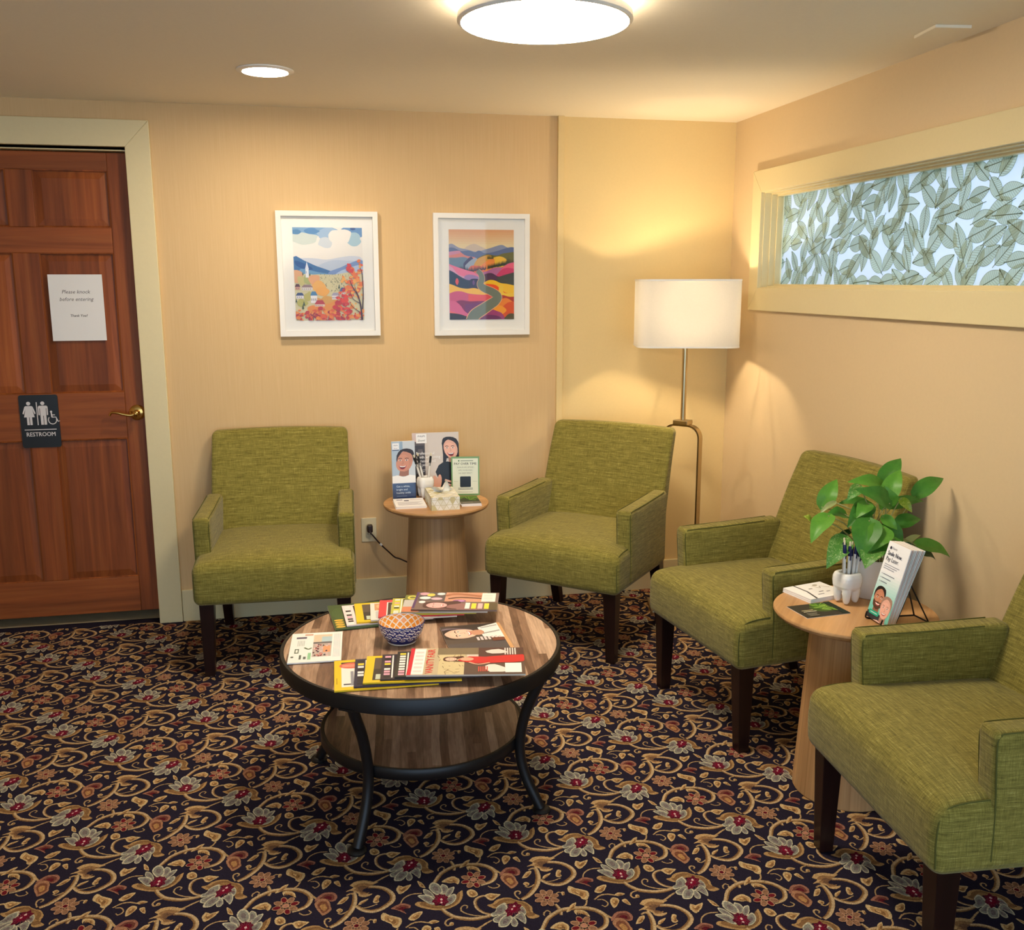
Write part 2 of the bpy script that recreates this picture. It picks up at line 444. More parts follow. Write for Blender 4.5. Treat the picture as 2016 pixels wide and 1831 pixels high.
def m_leaf(name, a, b, var=None):
    t = NT(name); c = t.coord('Generated'); g = t.coord(); n = t.noise(g, 60, 3, .6, .5)
    col = t.mix(n, lin(a), lin(b))
    if var:
        n2 = t.noise(g, 110, 4, .7, 1.5); col = t.mix(t.ramp(n2, [(.54, (0, 0, 0)), (.62, (1, 1, 1))]), col, lin(var))
    m = t.fin(col, .42, 0, .4)
    tr = t.new('ShaderNodeBsdfTranslucent'); t.put(tr.inputs[0], col); mx = t.new('ShaderNodeMixShader'); t.put(mx.inputs[0], .22)
    t.t.links.new(t.b.outputs[0], mx.inputs[1]); t.t.links.new(tr.outputs[0], mx.inputs[2]); t.t.links.new(mx.outputs[0], t.out.inputs[0]); return m
LEAF = [m_leaf('leaf_deep_green', (52, 112, 36), (82, 146, 52)), m_leaf('leaf_mid_green', (78, 142, 42), (108, 168, 60)),
        m_leaf('leaf_variegated', (74, 136, 54), (96, 154, 64), (164, 190, 122)), m_leaf('leaf_pale_back', (140, 156, 96), (164, 174, 116)),
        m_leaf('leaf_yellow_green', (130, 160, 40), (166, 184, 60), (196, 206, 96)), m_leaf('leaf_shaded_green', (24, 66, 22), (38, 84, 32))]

# ------------------------------------------------------------------ the room
def struct(name, mb, m, parent=None, **kw):
    o = mb.build(name, m, parent, **kw)
    if parent is None: o['kind'] = 'structure'
    return o
floor = struct('floor', MB().box(LEFT, RIGHT, REAR, BACK+.06, -.06, 0), MAT['carpet'])
struct('ceiling', MB().box(LEFT-.1, RIGHT+.15, REAR-.1, BACK+.12, CEIL, CEIL+.1), MAT['ceiling'])
DX0, DX1, DZ = -1.602, -.708, 2.066
wb = MB().box(LEFT-.1, DX0, BACK, BACK+.12, 0, CEIL).box(DX0, DX1, BACK, BACK+.12, DZ, CEIL).box(DX1, 1.133, BACK, BACK+.12, 0, CEIL)
struct('wall_back', wb, MAT['wallpaper'])
struct('wall_back_right', MB().box(1.133, RIGHT+.15, BACK, BACK+.12, 0, CEIL), MAT['wall_yellow'])
WY0, WY1, WZ0, WZ1 = 1.05, 4.056, 1.497, 1.913
wr = MB().box(RIGHT, RIGHT+.15, REAR, BACK, 0, WZ0).box(RIGHT, RIGHT+.15, REAR, BACK, WZ1, CEIL)
wr.box(RIGHT, RIGHT+.15, WY1, BACK, WZ0, WZ1).box(RIGHT, RIGHT+.15, REAR, WY0, WZ0, WZ1)
struct('wall_right', wr, MAT['wall_tan'])
struct('wall_left', MB().box(LEFT-.1, LEFT, REAR, BACK, 0, CEIL), MAT['wallpaper'])
OX0, OX1, OZ0, OZ1 = -2.2, 1.9, .0, 2.15          # glazed entrance behind the viewer, open to the sky
wq = MB().box(LEFT-.1, OX0, REAR-.1, REAR, 0, CEIL).box(OX1, RIGHT+.15, REAR-.1, REAR, 0, CEIL).box(OX0, OX1, REAR-.1, REAR, OZ1, CEIL)
struct('wall_rear', wq, MAT['wall_tan'])
struct('trim_1', MB().box(1.133, 1.163, BACK-.022, BACK, .147, CEIL), MAT['wall_yellow'], bevel=.002)
BH = .147
bb = MB().box(LEFT, -1.692, BACK-.014, BACK, 0, BH).box(-.618, 1.133, BACK-.014, BACK, 0, BH).box(1.133, RIGHT, BACK-.014, BACK, 0, BH)
struct('baseboard_back', bb, MAT['trim'], bevel=.002)
struct('baseboard_right', MB().box(RIGHT-.014, RIGHT, REAR, BACK-.014, 0, BH), MAT['trim'], bevel=.002)
struct('baseboard_left', MB().box(LEFT, LEFT+.014, REAR, BACK, 0, BH), MAT['trim'])

# added unseen box behind the door, keeps sky light from leaking round it
struct('door_light_block', MB().box(-1.9, -1.8, BACK+.12, BACK+1.0, 0, CEIL).box(-.5, -.4, BACK+.12, BACK+1.0, 0, CEIL).box(-1.9, -.4, BACK+1.0, BACK+1.1, 0, CEIL).box(-1.9, -.4, BACK+.12, BACK+1.1, CEIL, CEIL+.1).box(-1.9, -.4, BACK+.06, BACK+1.1, -.06, 0), MAT['wall_tan'])
# door with casing
door = thing('door_1', None, None, (-1.153, 4.421, 0)); door['kind'] = 'structure'
def dpart(name, mb, m, **kw):
    mb.xf(Matrix.Translation((1.153, -4.421, 0))); return mb.build(name, m, door, **kw)
CX0, CX1, CZ1 = -.72, -.62, 2.077
dpart('casing_board', MB().frustum([(CX0, 4.371, 0), (CX1, 4.371, 0), (CX1, 4.391, 0), (CX0, 4.391, 0)], [(CX0, 4.371, CZ1), (CX1, 4.371, CZ1+.108), (CX1, 4.391, CZ1+.108), (CX0, 4.391, CZ1)]), MAT['trim'], bevel=.003)
dpart('casing_board', MB().frustum([(-1.69, 4.371, 0), (-1.59, 4.371, 0), (-1.59, 4.391, 0), (-1.69, 4.391, 0)], [(-1.69, 4.371, CZ1+.108), (-1.59, 4.371, CZ1), (-1.59, 4.391, CZ1), (-1.69, 4.391, CZ1+.108)]), MAT['trim'], bevel=.003)
dpart('casing_board', MB().frustum([(-1.59, 4.371, CZ1), (CX0, 4.371, CZ1), (CX0, 4.391, CZ1), (-1.59, 4.391, CZ1)], [(-1.69, 4.371, CZ1+.108), (CX1, 4.371, CZ1+.108), (CX1, 4.391, CZ1+.108), (-1.69, 4.391, CZ1+.108)]), MAT['trim'], bevel=.003)
dpart('jamb', MB().box(-1.602, -.708, 4.391, 4.51, 2.062, 2.077).box(-.716, -.708, 4.385, 4.51, 0, 2.066).box(-1.602, -1.594, 4.385, 4.51, 0, 2.066), MAT['trim'])
DF, DB = 4.421, 4.459
XS = [(-1.592, -1.500), (-1.203, -1.100), (-.805, -.718)]; ZS = [(.052, .215), (.850, 1.055), (1.647, 1.753), (1.985, 2.058)]
for x0, x1 in (XS[0], XS[2]): dpart('stile', MB().box(x0, x1, DF, DB, .052, 2.058), MAT['door_v'], bevel=.003)
for z0, z1 in ZS: dpart('rail', MB().box(XS[0][1], XS[2][0], DF+.0004, DB, z0, z1), MAT['door_h'], bevel=.003)
for k in range(3):
    za, zb = ZS[k][1], ZS[k+1][0]
    dpart('mullion', MB().box(XS[1][0], XS[1][1], DF+.0002, DB, za, zb), MAT['door_v'], bevel=.003)
    for xa, xb in ((XS[0][1], XS[1][0]), (XS[1][1], XS[2][0])):
        q = lambda m_, y: [(xa+m_, y, za+m_), (xb-m_, y, za+m_), (xb-m_, y, zb-m_), (xa+m_, y, zb-m_)]
        p = MB().frustum(q(0, DF+.02), q(0, DF+.012)); p.frustum(q(.006, DF+.0122), q(.034, DF+.0075))
        pz = p; dpart('panel', pz, MAT['door_v'])
        # moulding bead round the panel
        bd = MB()
        for a, b in (((xa, za), (xb, za)), ((xb, za), (xb, zb)), ((xb, zb), (xa, zb)), ((xa, zb), (xa, za))):
            bd.tube([(a[0], DF+.006, a[1]), (b[0], DF+.006, b[1])], .0055, 6, smooth=0)
        dpart('bead', bd, MAT['door_v'])
h = MB(); hc = Vector((-.757, DF, .963))
M_ = Matrix.Translation(hc) @ Matrix.Rotation(PI/2, 4, 'X')
ro = MB().lathe([(.001, 0), (.033, 0), (.034, .004), (.030, .009), (.024, .011), (.014, .013), (.012, .03), (.013, .045), (.012, .052), (.006, .056), (.0005, .057)], 36).xf(M_)
rosette = dpart('handle_rosette', ro, MAT['brass'], smooth=True)
lv = MB().tube([(hc.x, DF-.046, hc.z), (hc.x-.02, DF-.048, hc.z-.006), (hc.x-.045, DF-.05, hc.z-.002), (hc.x-.075, DF-.05, hc.z+.006), (hc.x-.098, DF-.048, hc.z+.007), (hc.x-.107, DF-.047, hc.z-.006)], lambda t: .0085-.004*t if t < .9 else .0046, 10)
dpart('handle_lever', lv, MAT['brass'], smooth=True)

# interior window with leaf film
win = thing('window_1', None, None, (RIGHT, 2.55, 1.5)); win['kind'] = 'structure'
def wpart(name, mb, m, **kw):
    mb.xf(Matrix.Translation((-RIGHT, -2.55, -1.5))); return mb.build(name, m, win, **kw)
fy0, fy1, fz0, fz1 = WY0-.087, WY1+.087, 1.397, 2.010; X0 = RIGHT-.022
def yzq(x, pts): return [(x, y, z) for y, z in pts]
for pts in ([(fy0, fz1), (fy1, fz1), (WY1, WZ1), (WY0, WZ1)], [(fy0, fz0), (WY0, WZ0), (WY1, WZ0), (fy1, fz0)],
            [(fy1, fz0), (WY1, WZ0), (WY1, WZ1), (fy1, fz1)], [(fy0, fz0), (fy0, fz1), (WY0, WZ1), (WY0, WZ0)]):
    wpart('casing_board', MB().frustum(yzq(RIGHT, pts), yzq(X0, pts)), MAT['trim'], bevel=.003)
def ring(inset, xa, xb, wd):
    m = MB(); a0, a1, b0, b1 = WY0+inset, WY1-inset, WZ0+inset, WZ1-inset
    return m.box(xa, xb, WY0, WY1, WZ0, b0).box(xa, xb, WY0, WY1, b1, WZ1).box(xa, xb, WY0, a0, b0, b1).box(xa, xb, a1, WY1, b0, b1)
wpart('jamb', ring(.004, RIGHT-.004, RIGHT+.14, .01), MAT['trim']); wpart('sash', ring(.010, RIGHT+.026, RIGHT+.11, .01), MAT['trim'], bevel=.001)
wpart('glazing_stop', ring(.017, RIGHT+.052, RIGHT+.078, .01), MAT['trim'], bevel=.001)
ga, gb, gz0, gz1 = WY0+.015, WY1-.015, WZ0+.015, WZ1-.015
t_ = NT('frosted_pane'); t_.fin((.9, .93, .95), .35, 0, .4, Transmission_Weight=1.0, IOR=1.2)
pane = wpart('pane', MB().box(RIGHT+.086, RIGHT+.090, ga, gb, gz0, gz1), t_.m)
fp = Print((0, 0, gb-ga, gz1-gz0)); fp.rect(0, 0, gb-ga, gz1-gz0, (222, 226, 232))
lr = random.Random(3); leaves = []
fx = -.03
while fx < gb-ga+.05:
    for r_ in range(6):
        leaves.append((fx+lr.uniform(-.025, .025), (r_+.5)*.07-.02+lr.uniform(-.018, .018), lr.choice((.25, .9, 2.3, 3.5, 4.3, 5.4))+lr.uniform(-.35, .35), lr.uniform(.098, .135)))
    fx += .070
for (lx, ly, a, L) in leaves:
    ca, sa = math.cos(a), math.sin(a); T = lambda u, v: (lx+u*ca-v*sa, ly+u*sa+v*ca)
    hw = lambda s: L*.245*math.sin(PI*min(1, s)**.8)**.9 if 0 < s < 1 else 0
    S = [i/12 for i in range(13)]
    out = [T((s-.5)*L, hw(s)) for s in S]+[T((s-.5)*L, -hw(s)) for s in S[::-1]]
    tone = lr.uniform(-8, 8); fp.poly(out[:-1], (208+tone, 224+tone, 212+tone))
    ln = (122, 132, 104)
    fp.stroke(out, .0016, (152, 164, 138), 0); fp.stroke([T(-.62*L, 0), T(.48*L, 0)], .0026, ln, 0, newlayer=False)
    for s in [.08+.075*i for i in range(12)]:
        for sg in (1, -1):
            e = min(.97, s+.13); fp.stroke([T((s-.5)*L, 0), T((e-.5)*L, sg*hw(e)*.96)], .0011, (164, 174, 150), 0, newlayer=False)
fo = fp.build('window_film', win, frame((RIGHT+.085-RIGHT, gb-2.55, gz0-1.5), (0, -1, 0), (0, 0, 1)), MAT['film_ink'], thick=.008)

# ------------------------------------------------------------------ carpet pattern
CARPET_STEMS = [(14,[-4,-38,5,-56,20,-74,37,-84,64,-93,93,-93,115,-88]),(9,[115,-86,97,-76,83,-56,81,-32,89,-17,104,-11,116,-14]),(5,[94,-88,72,-81,55,-71,43,-58,44,-44,53,-37,60,-43,56,-51]),(6,[18,-79,4,-83,-3,-93,0,-104,11,-105]),(7,[110,-107,94,-116,80,-125,68,-131]),(15,[53,-147,73,-151,92,-161,106,-178,112,-195,110,-213,95,-230,75,-243,54,-245,34,-234,20,-216]),(15,[16,-161,18,-182,15,-208,5,-235,-10,-257,-28,-275,-46,-285]),(4,[33,-228,51,-228,72,-220]),(8,[-2,-170,9,-165,18,-171]),(5,[-26,-236,-16,-241,-1,-232]),(6,[193,-42,186,-26,187,-14,195,-9,201,-16,196,-23]),(10,[276,-80,280,-94,282,-109,280,-123]),(5,[282,-47,295,-36,307,-42]),(6,[358,-80,351,-96,338,-106,318,-113]),(15,[-10,64,0,82,14,103,36,119,58,128,87,128,112,123,126,117,141,105,152,87,152,69,143,50,127,40,107,36]),(6,[-98,-91,-81,-79,-62,-77,-41,-85]),(5,[-91,-93,-77,-96,-69,-112,-79,-123,-86,-116]),(8,[152,95,161,81,169,70]),(5,[125,26,134,16,146,15,154,22,148,31]),(5,[374,12,383,29,403,41,429,40]),(5,[239,-118,240,-108,250,-100,256,-107,253,-115])]
CARPET_SHAPES = [('gold',[109,-10,123,-4,137,-9,149,-15,135,-26,126,-33,117,-29,112,-19]),('fern',[8,-132,19,-120,39,-116,57,-122,72,-129,80,-133,62,-141,45,-149,38,-160,38,-171,53,-176,63,-176,55,-184,41,-186,29,-179,27,-169,19,-161,11,-154,-3,-155,11,-146,17,-140]),('gold',[26,-210,34,-201,52,-195,40,-208,29,-215]),('gold',[64,-201,72,-186,81,-190,76,-202,77,-212,68,-217,62,-212]),('gold',[-26,-199,-12,-180,2,-175,2,-183,-11,-199,-23,-202]),('gold',[-29,-224,-20,-219,-13,-228,-22,-236]),('gold',[322,-27,329,-17,342,-29,357,-38,369,-48,368,-65,357,-80,347,-74,344,-64,333,-53,322,-42]),('gold',[295,-116,313,-92,328,-85,322,-98,308,-112]),('gold',[315,-114,318,-133,320,-123,337,-135,347,-144,345,-128,336,-118]),('gold',[-43,-85,-31,-77,-16,-85,-32,-91]),('gold',[-62,-107,-51,-93,-38,-102,-44,-119,-60,-133]),('gold',[-32,-109,-20,-106,-15,-131,-26,-123]),('gold',[10,67,22,78,41,85,52,76,57,64,50,49,43,57,32,57,21,62]),('brown',[162,62,172,81,187,92,208,90,218,76,216,58,203,53,195,64,181,67]),('tulip',[163,55,176,70,195,62,202,33,202,19,183,3,174,16,165,38]),('gold',[67,12,77,21,90,12,93,-5,79,-12,69,-4]),('gold',[367,68,375,83,386,76,406,81,396,62,376,47,369,58]),('gold',[180,-150,190,-159,198,-182,184,-173]),('brown',[348,-5,367,7,376,10,396,-1,394,-13,382,-10,377,-18,383,-33,370,-21,358,-12]),('gold',[-89,-61,-75,-44,-52,-40,-61,-59,-77,-70]),('brownc',[-67,-11,-59,0,-45,-5,-29,-22,-7,-33,15,-33,33,-18,44,8,57,23,54,-3,41,-26,21,-39,-2,-44,-25,-39,-47,-28]),('brownc',[109,-49,123,-45,133,-35,149,-29,169,-31,183,-43,193,-50,204,-56,216,-76,215,-101,227,-116,209,-122,197,-113,197,-97,192,-71,178,-53,154,-48,134,-58,125,-65]),('pet',[-57,23,-40,24,-24,14,-16,-5,-22,-21,-36,-10,-48,6]),('pet',[-41,46,-29,41,-18,21,-14,3,-24,14,-39,26]),('pet',[7,56,20,49,23,30,11,15,0,22]),('pet',[-25,49,-19,66,-8,68,4,52,8,25,-4,14,-17,25]),('pet',[14,21,25,36,39,40,34,23,24,8,9,-2]),('pet',[17,1,35,12,38,-4,27,-23,8,-32,3,-22]),('pet',[111,-85,124,-77,133,-60,154,-50,156,-76,142,-92,127,-94,114,-96]),('pet',[113,-104,129,-95,146,-86,154,-100,135,-117,124,-122,113,-116]),('pet',[153,-125,162,-106,170,-128,164,-143,155,-141]),('pet',[121,-134,131,-108,151,-95,161,-110,151,-128,138,-140]),('pet',[178,-93,192,-71,198,-85,197,-101,186,-109]),('pet',[165,-107,186,-93,193,-109,188,-138,180,-130,172,-116]),('crim',[-23,-17,-18,4,-6,19,3,15,15,10,16,-8,13,-26,-6,-27]),('crim',[146,-94,156,-67,172,-54,188,-59,189,-78,181,-93,168,-95,155,-105]),('dot',[-4,-3,1,1,3,-7,-2,-10]),('dot',[-4,-14,1,-13,1,-20,-4,-20]),('dot',[170,-67,176,-64,176,-71,171,-73]),('dot',[163,-77,169,-75,168,-82,163,-82]),('gold',[303,-38,310,-40,308,-50,301,-51]),('gold',[9,-96,17,-98,14,-108,6,-105])]
STAR=[261, -54]
DISC=[92, 58]

def pairs(a): return [(a[i]/1000, a[i+1]/1000) for i in range(0, len(a), 2)]
cp = Print(); GOLD, BRN = (208, 180, 138), (140, 104, 66)
def shrink(P, k, dx=0, dy=0):
    cx = sum(p[0] for p in P)/len(P); cy = sum(p[1] for p in P)/len(P); return [(cx+(p[0]-cx)*k+dx, cy+(p[1]-cy)*k+dy) for p in P]
for c, a in CARPET_SHAPES:
    if c == 'brownc': cp.poly(pairs(a), (180, 144, 96), 5); cp.poly(shrink(pairs(a), .84, .001, .001), (134, 100, 66), 5); cp.poly(shrink(pairs(a), .6, .001, .001), (156, 120, 78), 4)
for wd, a in CARPET_STEMS:
    P = pairs(a); ww = wd/1000*.82
    tp = (lambda t: .75+.35*math.sin(PI*t)) if wd > 8 else (lambda t: .8+.2*math.sin(PI*t))
    if wd > 8:
        cp.stroke(P, ww*1.05, BRN, 9, tp); cp.stroke(P, ww*.62, GOLD, 9, tp, off=ww*.2); cp.stroke(P, ww*.2, (176, 144, 100), 7, tp, off=ww*-.12)
    else: cp.stroke(P, ww*.9, (192, 160, 114), 4, tp)
COLS = {'gold': (208, 180, 132), 'fern': (196, 162, 114), 'brown': (156, 108, 90), 'tulip': (170, 124, 94)}
for c, a in CARPET_SHAPES:
    P = pairs(a)
    if c in COLS:
        cp.poly(P, COLS[c], 5)
        cp.poly(shrink(P, .70, .0008, -.001), {'gold': (180, 140, 92), 'fern': (150, 114, 78), 'brown': (112, 66, 56), 'tulip': (124, 78, 58)}[c], 4)
        cp.poly(shrink(P, .42, .0012, -.003), {'gold': (136, 100, 64), 'fern': (118, 88, 66), 'brown': (92, 30, 40), 'tulip': (176, 132, 84)}[c], 2)
        if c == 'gold': cp.poly(shrink(P, .22, -.001, .001), (212, 176, 122), 1)
    elif c == 'pet':
        cp.poly(P, (202, 194, 166), 4); cp.poly(shrink(P, .80), (142, 140, 128), 4); cp.poly(shrink(P, .42), (122, 110, 108), 3)
for c, a in CARPET_SHAPES:
    P = pairs(a)
    if c == 'crim':
        cx = sum(p[0] for p in P)/len(P); cy = sum(p[1] for p in P)/len(P)
        cp.poly([(cx+(p[0]-cx)*k, cy+(p[1]-cy)*k) for i, p in enumerate(catmull([(x, y, 0) for x, y in P], 2, True)) for k in ((1.12 if i % 2 else .82),)], (98, 20, 42))
        for i in range(15): a = i*2*PI/15+.1; cp.stroke([(cx+.009*math.cos(a), cy+.010*math.sin(a)), (cx+(.019+.004*(i % 3))*math.cos(a), cy+(.022+.004*(i % 3))*math.sin(a))], .0022, (118, 62, 72), 0, lambda t: 1-.7*t)
        cp.poly(shrink(P, .5), (124, 20, 48), 2)
    elif c == 'dot': cp.poly(P, (226, 188, 186), 1)
for (cx, cy), kind in ((pairs([261, -54])[0], 0), (pairs([92, 58])[0], 1)):
    for i in range(8):
        a = i*PI/4+.2; col = (146, 108, 82) if kind == 0 or i % 2 else (112, 30, 40)
        R_ = .021 if kind == 0 else .022
        cp.ell(cx+R_*math.cos(a), cy+R_*1.1*math.sin(a), .0125, .0088, (182, 140, 110), 8, a)
        cp.ell(cx+R_*math.cos(a), cy+R_*1.1*math.sin(a), .0098, .0064, col, 8, a)
    cp.ell(cx, cy, .010, .010, (182, 140, 110), 8); cp.ell(cx, cy, .006, .006, (96, 20, 34) if kind == 0 else (190, 130, 110), 8)
jr = random.Random(12); cp.v = [(x+jr.uniform(-.0006, .0006), y+jr.uniform(-.0006, .0006), z) for x, y, z in cp.v]   # ragged pile edges
full = Print(); nb = len(cp.v); full.k = cp.k
V1, V2, C0 = (.231, -.233), (.244, .241), (.511, 2.387)
for i in range(-16, 17):
    for j in range(-16, 17):
        ox, oy = C0[0]+i*V1[0]+j*V2[0], C0[1]+i*V1[1]+j*V2[1]
        if not (LEFT-.3 < ox < RIGHT+.3 and .2 < oy < BACK+.3): continue
        b = len(full.v)
        full.v += [(min(max(x+ox, LEFT), RIGHT), min(y+oy, BACK), z) for x, y, z in cp.v]
        full.f += [tuple(q+b for q in f) for f in cp.f]; full.c += cp.c
full.build('carpet_pattern', floor, Matrix.Translation((0, 0, .0002)), MAT['carpet_ink'], kind='stuff', thick=.0022)

# ------------------------------------------------------------------ ceiling fixtures
def disc_z(r0, r1, z, seg=64): return MB().lathe([(r0, z), (r1, z)], seg, cap=False)
cl = thing('ceiling_light', 'large round flush ceiling lamp with glowing white disc', 'ceiling light', (.645, 2.64, CEIL))
MB().lathe([(.19, -.001), (.19, -.022), (.222, -.026), (.232, -.036), (.234, -.052), (.229, -.058), (.224, -.058), (.224, -.05), (.001, -.05)], 72).build('housing', MAT['white_frame'], cl, smooth=True)
MB().lathe([(.224, -.054), (.21, -.0585), (.15, -.0615), (.0005, -.062)], 72, cap=False).build('diffuser', MAT['lens'], cl, smooth=True)
MB().lathe([(.191, -.004), (.191, -.020)], 72, cap=False).build('halo_ring', MAT['halo'], cl)
dl = thing('downlight', 'small recessed round downlight in the ceiling near the door', 'downlight', (-.117, 3.665, CEIL))
MB().lathe([(.078, -.0005), (.100, -.0005), (.100, -.004), (.094, -.007), (.080, -.008), (.077, -.004)], 56, cap=False).build('trim_ring', MAT['white_frame'], dl, smooth=True)
MB().lathe([(.0785, -.0035), (.0005, -.0036)], 48, cap=False).build('lens', MAT['down_lens'], dl)
cv = thing('ceiling_plate', 'thin square blank cover plate on the ceiling near right wall', 'cover plate', (1.875, 2.70, CEIL), math.radians(-8))
MB().box(-.055, .055, -.065, .065, -.009, 0).build('plate', MAT['ceiling'], cv, bevel=.002)

# ------------------------------------------------------------------ armchairs
def make_chair():
    t = thing('armchair', '', 'armchair')
    def seat_fn(p):
        x, y, z = p; k = max(0, (z-.385)/.08)
        cr = (1-(abs(x)/.309)**3.2)*(1-((y+.02)/.30)**4 if abs(y+.02) < .30 else 0)
        z += .030*min(1, k)*max(0, cr)
        if y < -.24: y += .006*math.sin(PI*min(1, max(0, (z-.305)/.17)))*-1
        if y < -.20 and z > .40: z -= .012*((-.20-y)/.10)**2
        return (x, y, z)
    s = MB().rbox(-.309, .309, -.298, .215, .296, .468, .030, 10, 4, seat_fn).build('seat', MAT['fabric'], t, smooth=True, angle=80)
    for sg in (-1, 1):
        pm = MB(); pm.tube([(sg*.3005, -.291, .318), (sg*.3005, -.294, .38), (sg*.3005, -.291, .425), (sg*.2985, -.275, .452), (sg*.2985, -.24, .463), (sg*.2985, -.175, .467)], .0022, 5, smooth=4)
        pm.build('piping', MAT['piping'], s)
    def back_fn(p):
        x, y, z = p; k = (z-.40)/.484
        y *= 1-.48*max(0, k)
        y += .150+.20*k+.012*k*k
        y -= .022*(abs(x)/.297)**2*max(0, min(1, k*1.4))
        x *= 1-.02*max(0, k)
        return (x, y, z+.006*(1-(abs(x)/.297)**2)*k)
    b = MB().rbox(-.299, .299, 0, .10, .335, .884, .024, 10, 4, back_fn).build('backrest', MAT['fabric'], t, smooth=True, angle=80)
    for sg in (-1, 1):
        def arm_fn(p, sg=sg):
            x, y, z = p; f = max(0, min(1, (z-.45)/.17))
            y += -.012*f*(1 if y < 0 else 0)
            z += .010*f*max(0, (y+.1)/.35)
            return (x, y, z)
        a = MB().rbox(min(sg*.246, sg*.3125), max(sg*.246, sg*.3125), -.178, .235, .312, .622, .017, 6, 3, arm_fn).build('armrest', MAT['fabric'], t, smooth=True, angle=80)
        pa = MB(); xo = sg*.3085
        pa.tube([(xo, -.171, .33), (xo, -.173, .45), (xo, -.183, .585), (xo, -.176, .612), (xo, -.155, .619), (xo, 0, .621), (xo, .20, .628)], .002, 5, smooth=4)
        pa.build('piping', MAT['piping'], a); pa = MB()
        xi = sg*.25; pa.tube([(xi, -.173, .47), (xi, -.183, .585), (xi, -.176, .612), (xi, -.155, .619), (xi, 0, .621), (xi, .16, .627)], .0016, 5, smooth=4)
        pa.build('piping', MAT['piping'], a)
    def quad(cx, cy, w, z): return [(cx-w/2, cy-w/2, z), (cx+w/2, cy-w/2, z), (cx+w/2, cy+w/2, z), (cx-w/2, cy+w/2, z)]
    for sg in (-1, 1):
        MB().frustum(quad(sg*.267, -.246, .038, 0), quad(sg*.262, -.250, .056, .318)).build('leg', MAT['espresso'], t, bevel=.002)
        MB().frustum(quad(sg*.262, .330, .038, 0), quad(sg*.262, .235, .052, .35)).build('leg', MAT['espresso'], t, bevel=.002)
    return t
spots = [((-.160, 3.957), 2.5, 'green linen armchair standing next to the brown door'),
         ((1.112, 3.872), 41, 'green armchair set diagonally in the corner before the floor lamp'),
         ((1.550, 3.005), 82.5, 'green armchair along the right wall between floor lamp and plant'),
         ((1.548, 1.862), 94, 'green armchair closest to the viewer, cut off by the frame edge')]
proto = make_chair()
for i, ((x, y), a, lab) in enumerate(spots):
    o = proto if i == 0 else copy_tree(proto)
    o.location = (x, y, 0); o.rotation_euler = (0, 0, -math.radians(a)); o['label'] = lab; o['group'] = 'matching green armchairs'

# ------------------------------------------------------------------ coffee table
TZ = .470
ct = thing('coffee_table', 'round plank-topped coffee table with black metal rim and curved legs', 'coffee table', (.292, 2.712, 0))
MB().lathe([(.0005, TZ-.022), (.404, TZ-.022), (.404, TZ-.0015), (.0005, TZ-.0015)], 96).build('tabletop', MAT['laminate'], ct)
MB().lathe([(.4045, TZ-.045), (.412, TZ-.046), (.4165, TZ-.043), (.4165, TZ-.004), (.414, TZ), (.406, TZ), (.4045, TZ-.002), (.4045, TZ-.045)], 96, cap=False).build('rim', MAT['black_metal'], ct, smooth=True, angle=50)
sh = MB().lathe([(.0005, .196), (.297, .196), (.297, .214), (.0005, .214)], 80).build('shelf', MAT['laminate'], ct)
MB().lathe([(.2975, .182), (.306, .182), (.309, .185), (.309, .213), (.306, .2165), (.2975, .215), (.2975, .182)], 80, cap=False).build('shelf_rim', MAT['black_metal'], ct, smooth=True, angle=50)
base = math.atan2(2.388-2.712, .065-.292)
for k in range(4):
    a = base+k*PI/2; c, s_ = math.cos(a), math.sin(a)
    P = [(r*c, r*s_, z) for r, z in ((.392, .432), (.372, .385), (.344, .32), (.326, .255), (.319, .20), (.323, .15), (.340, .095), (.366, .045), (.385, .010))]
    lg = MB().tube(P, .0155, 12, smooth=5).build('leg', MAT['black_metal'], ct, smooth=True)
    MB().lathe([(.0005, 0), (.026, 0), (.027, .006), (.022, .012), (.016, .014), (.0005, .014)], 24, c=(.388*c, .388*s_, 0)).build('foot', MAT['black_metal'], lg, smooth=True)
    M_ = Matrix.Translation((.395*c, .395*s_, .424)) @ Matrix.Rotation(a, 4, 'Z')
    MB().box(-.024, .024, -.022, .022, 0, .006, M=M_).build('mounting_plate', MAT['black_metal'], lg)

# ------------------------------------------------------------------ side tables
SZ = .57
def make_side():
    t = thing('side_table', '', 'side table')
    MB().lathe([(.0005, SZ-.030), (.150, SZ-.030), (.205, SZ-.027), (.226, SZ-.017), (.2325, SZ-.008), (.2325, SZ-.003), (.2305, SZ), (.0005, SZ)], 80).build('tabletop', MAT['oak'], t, smooth=True, angle=35)
    prof = [(.146, 0), (.1485, .004), (.1475, .02), (.121, SZ-.029)]
    m = MB(); n = 48
    m.lathe(prof, n).build('pedestal', MAT['pedestal'], t, smooth=True, angle=35)
    return t
s1 = make_side(); s1.location = (.517, 4.095, 0); s2 = copy_tree(s1); s2.location = (1.548, 2.432, 0); s2.rotation_euler = (0, 0, .9)
s1['label'] = 'round oak pedestal side table against the back wall, holding posters and tissues'
s2['label'] = 'round oak pedestal side table along right wall, holding the potted plant'
for s_ in (s1, s2): s_['group'] = 'oak pedestal side tables'

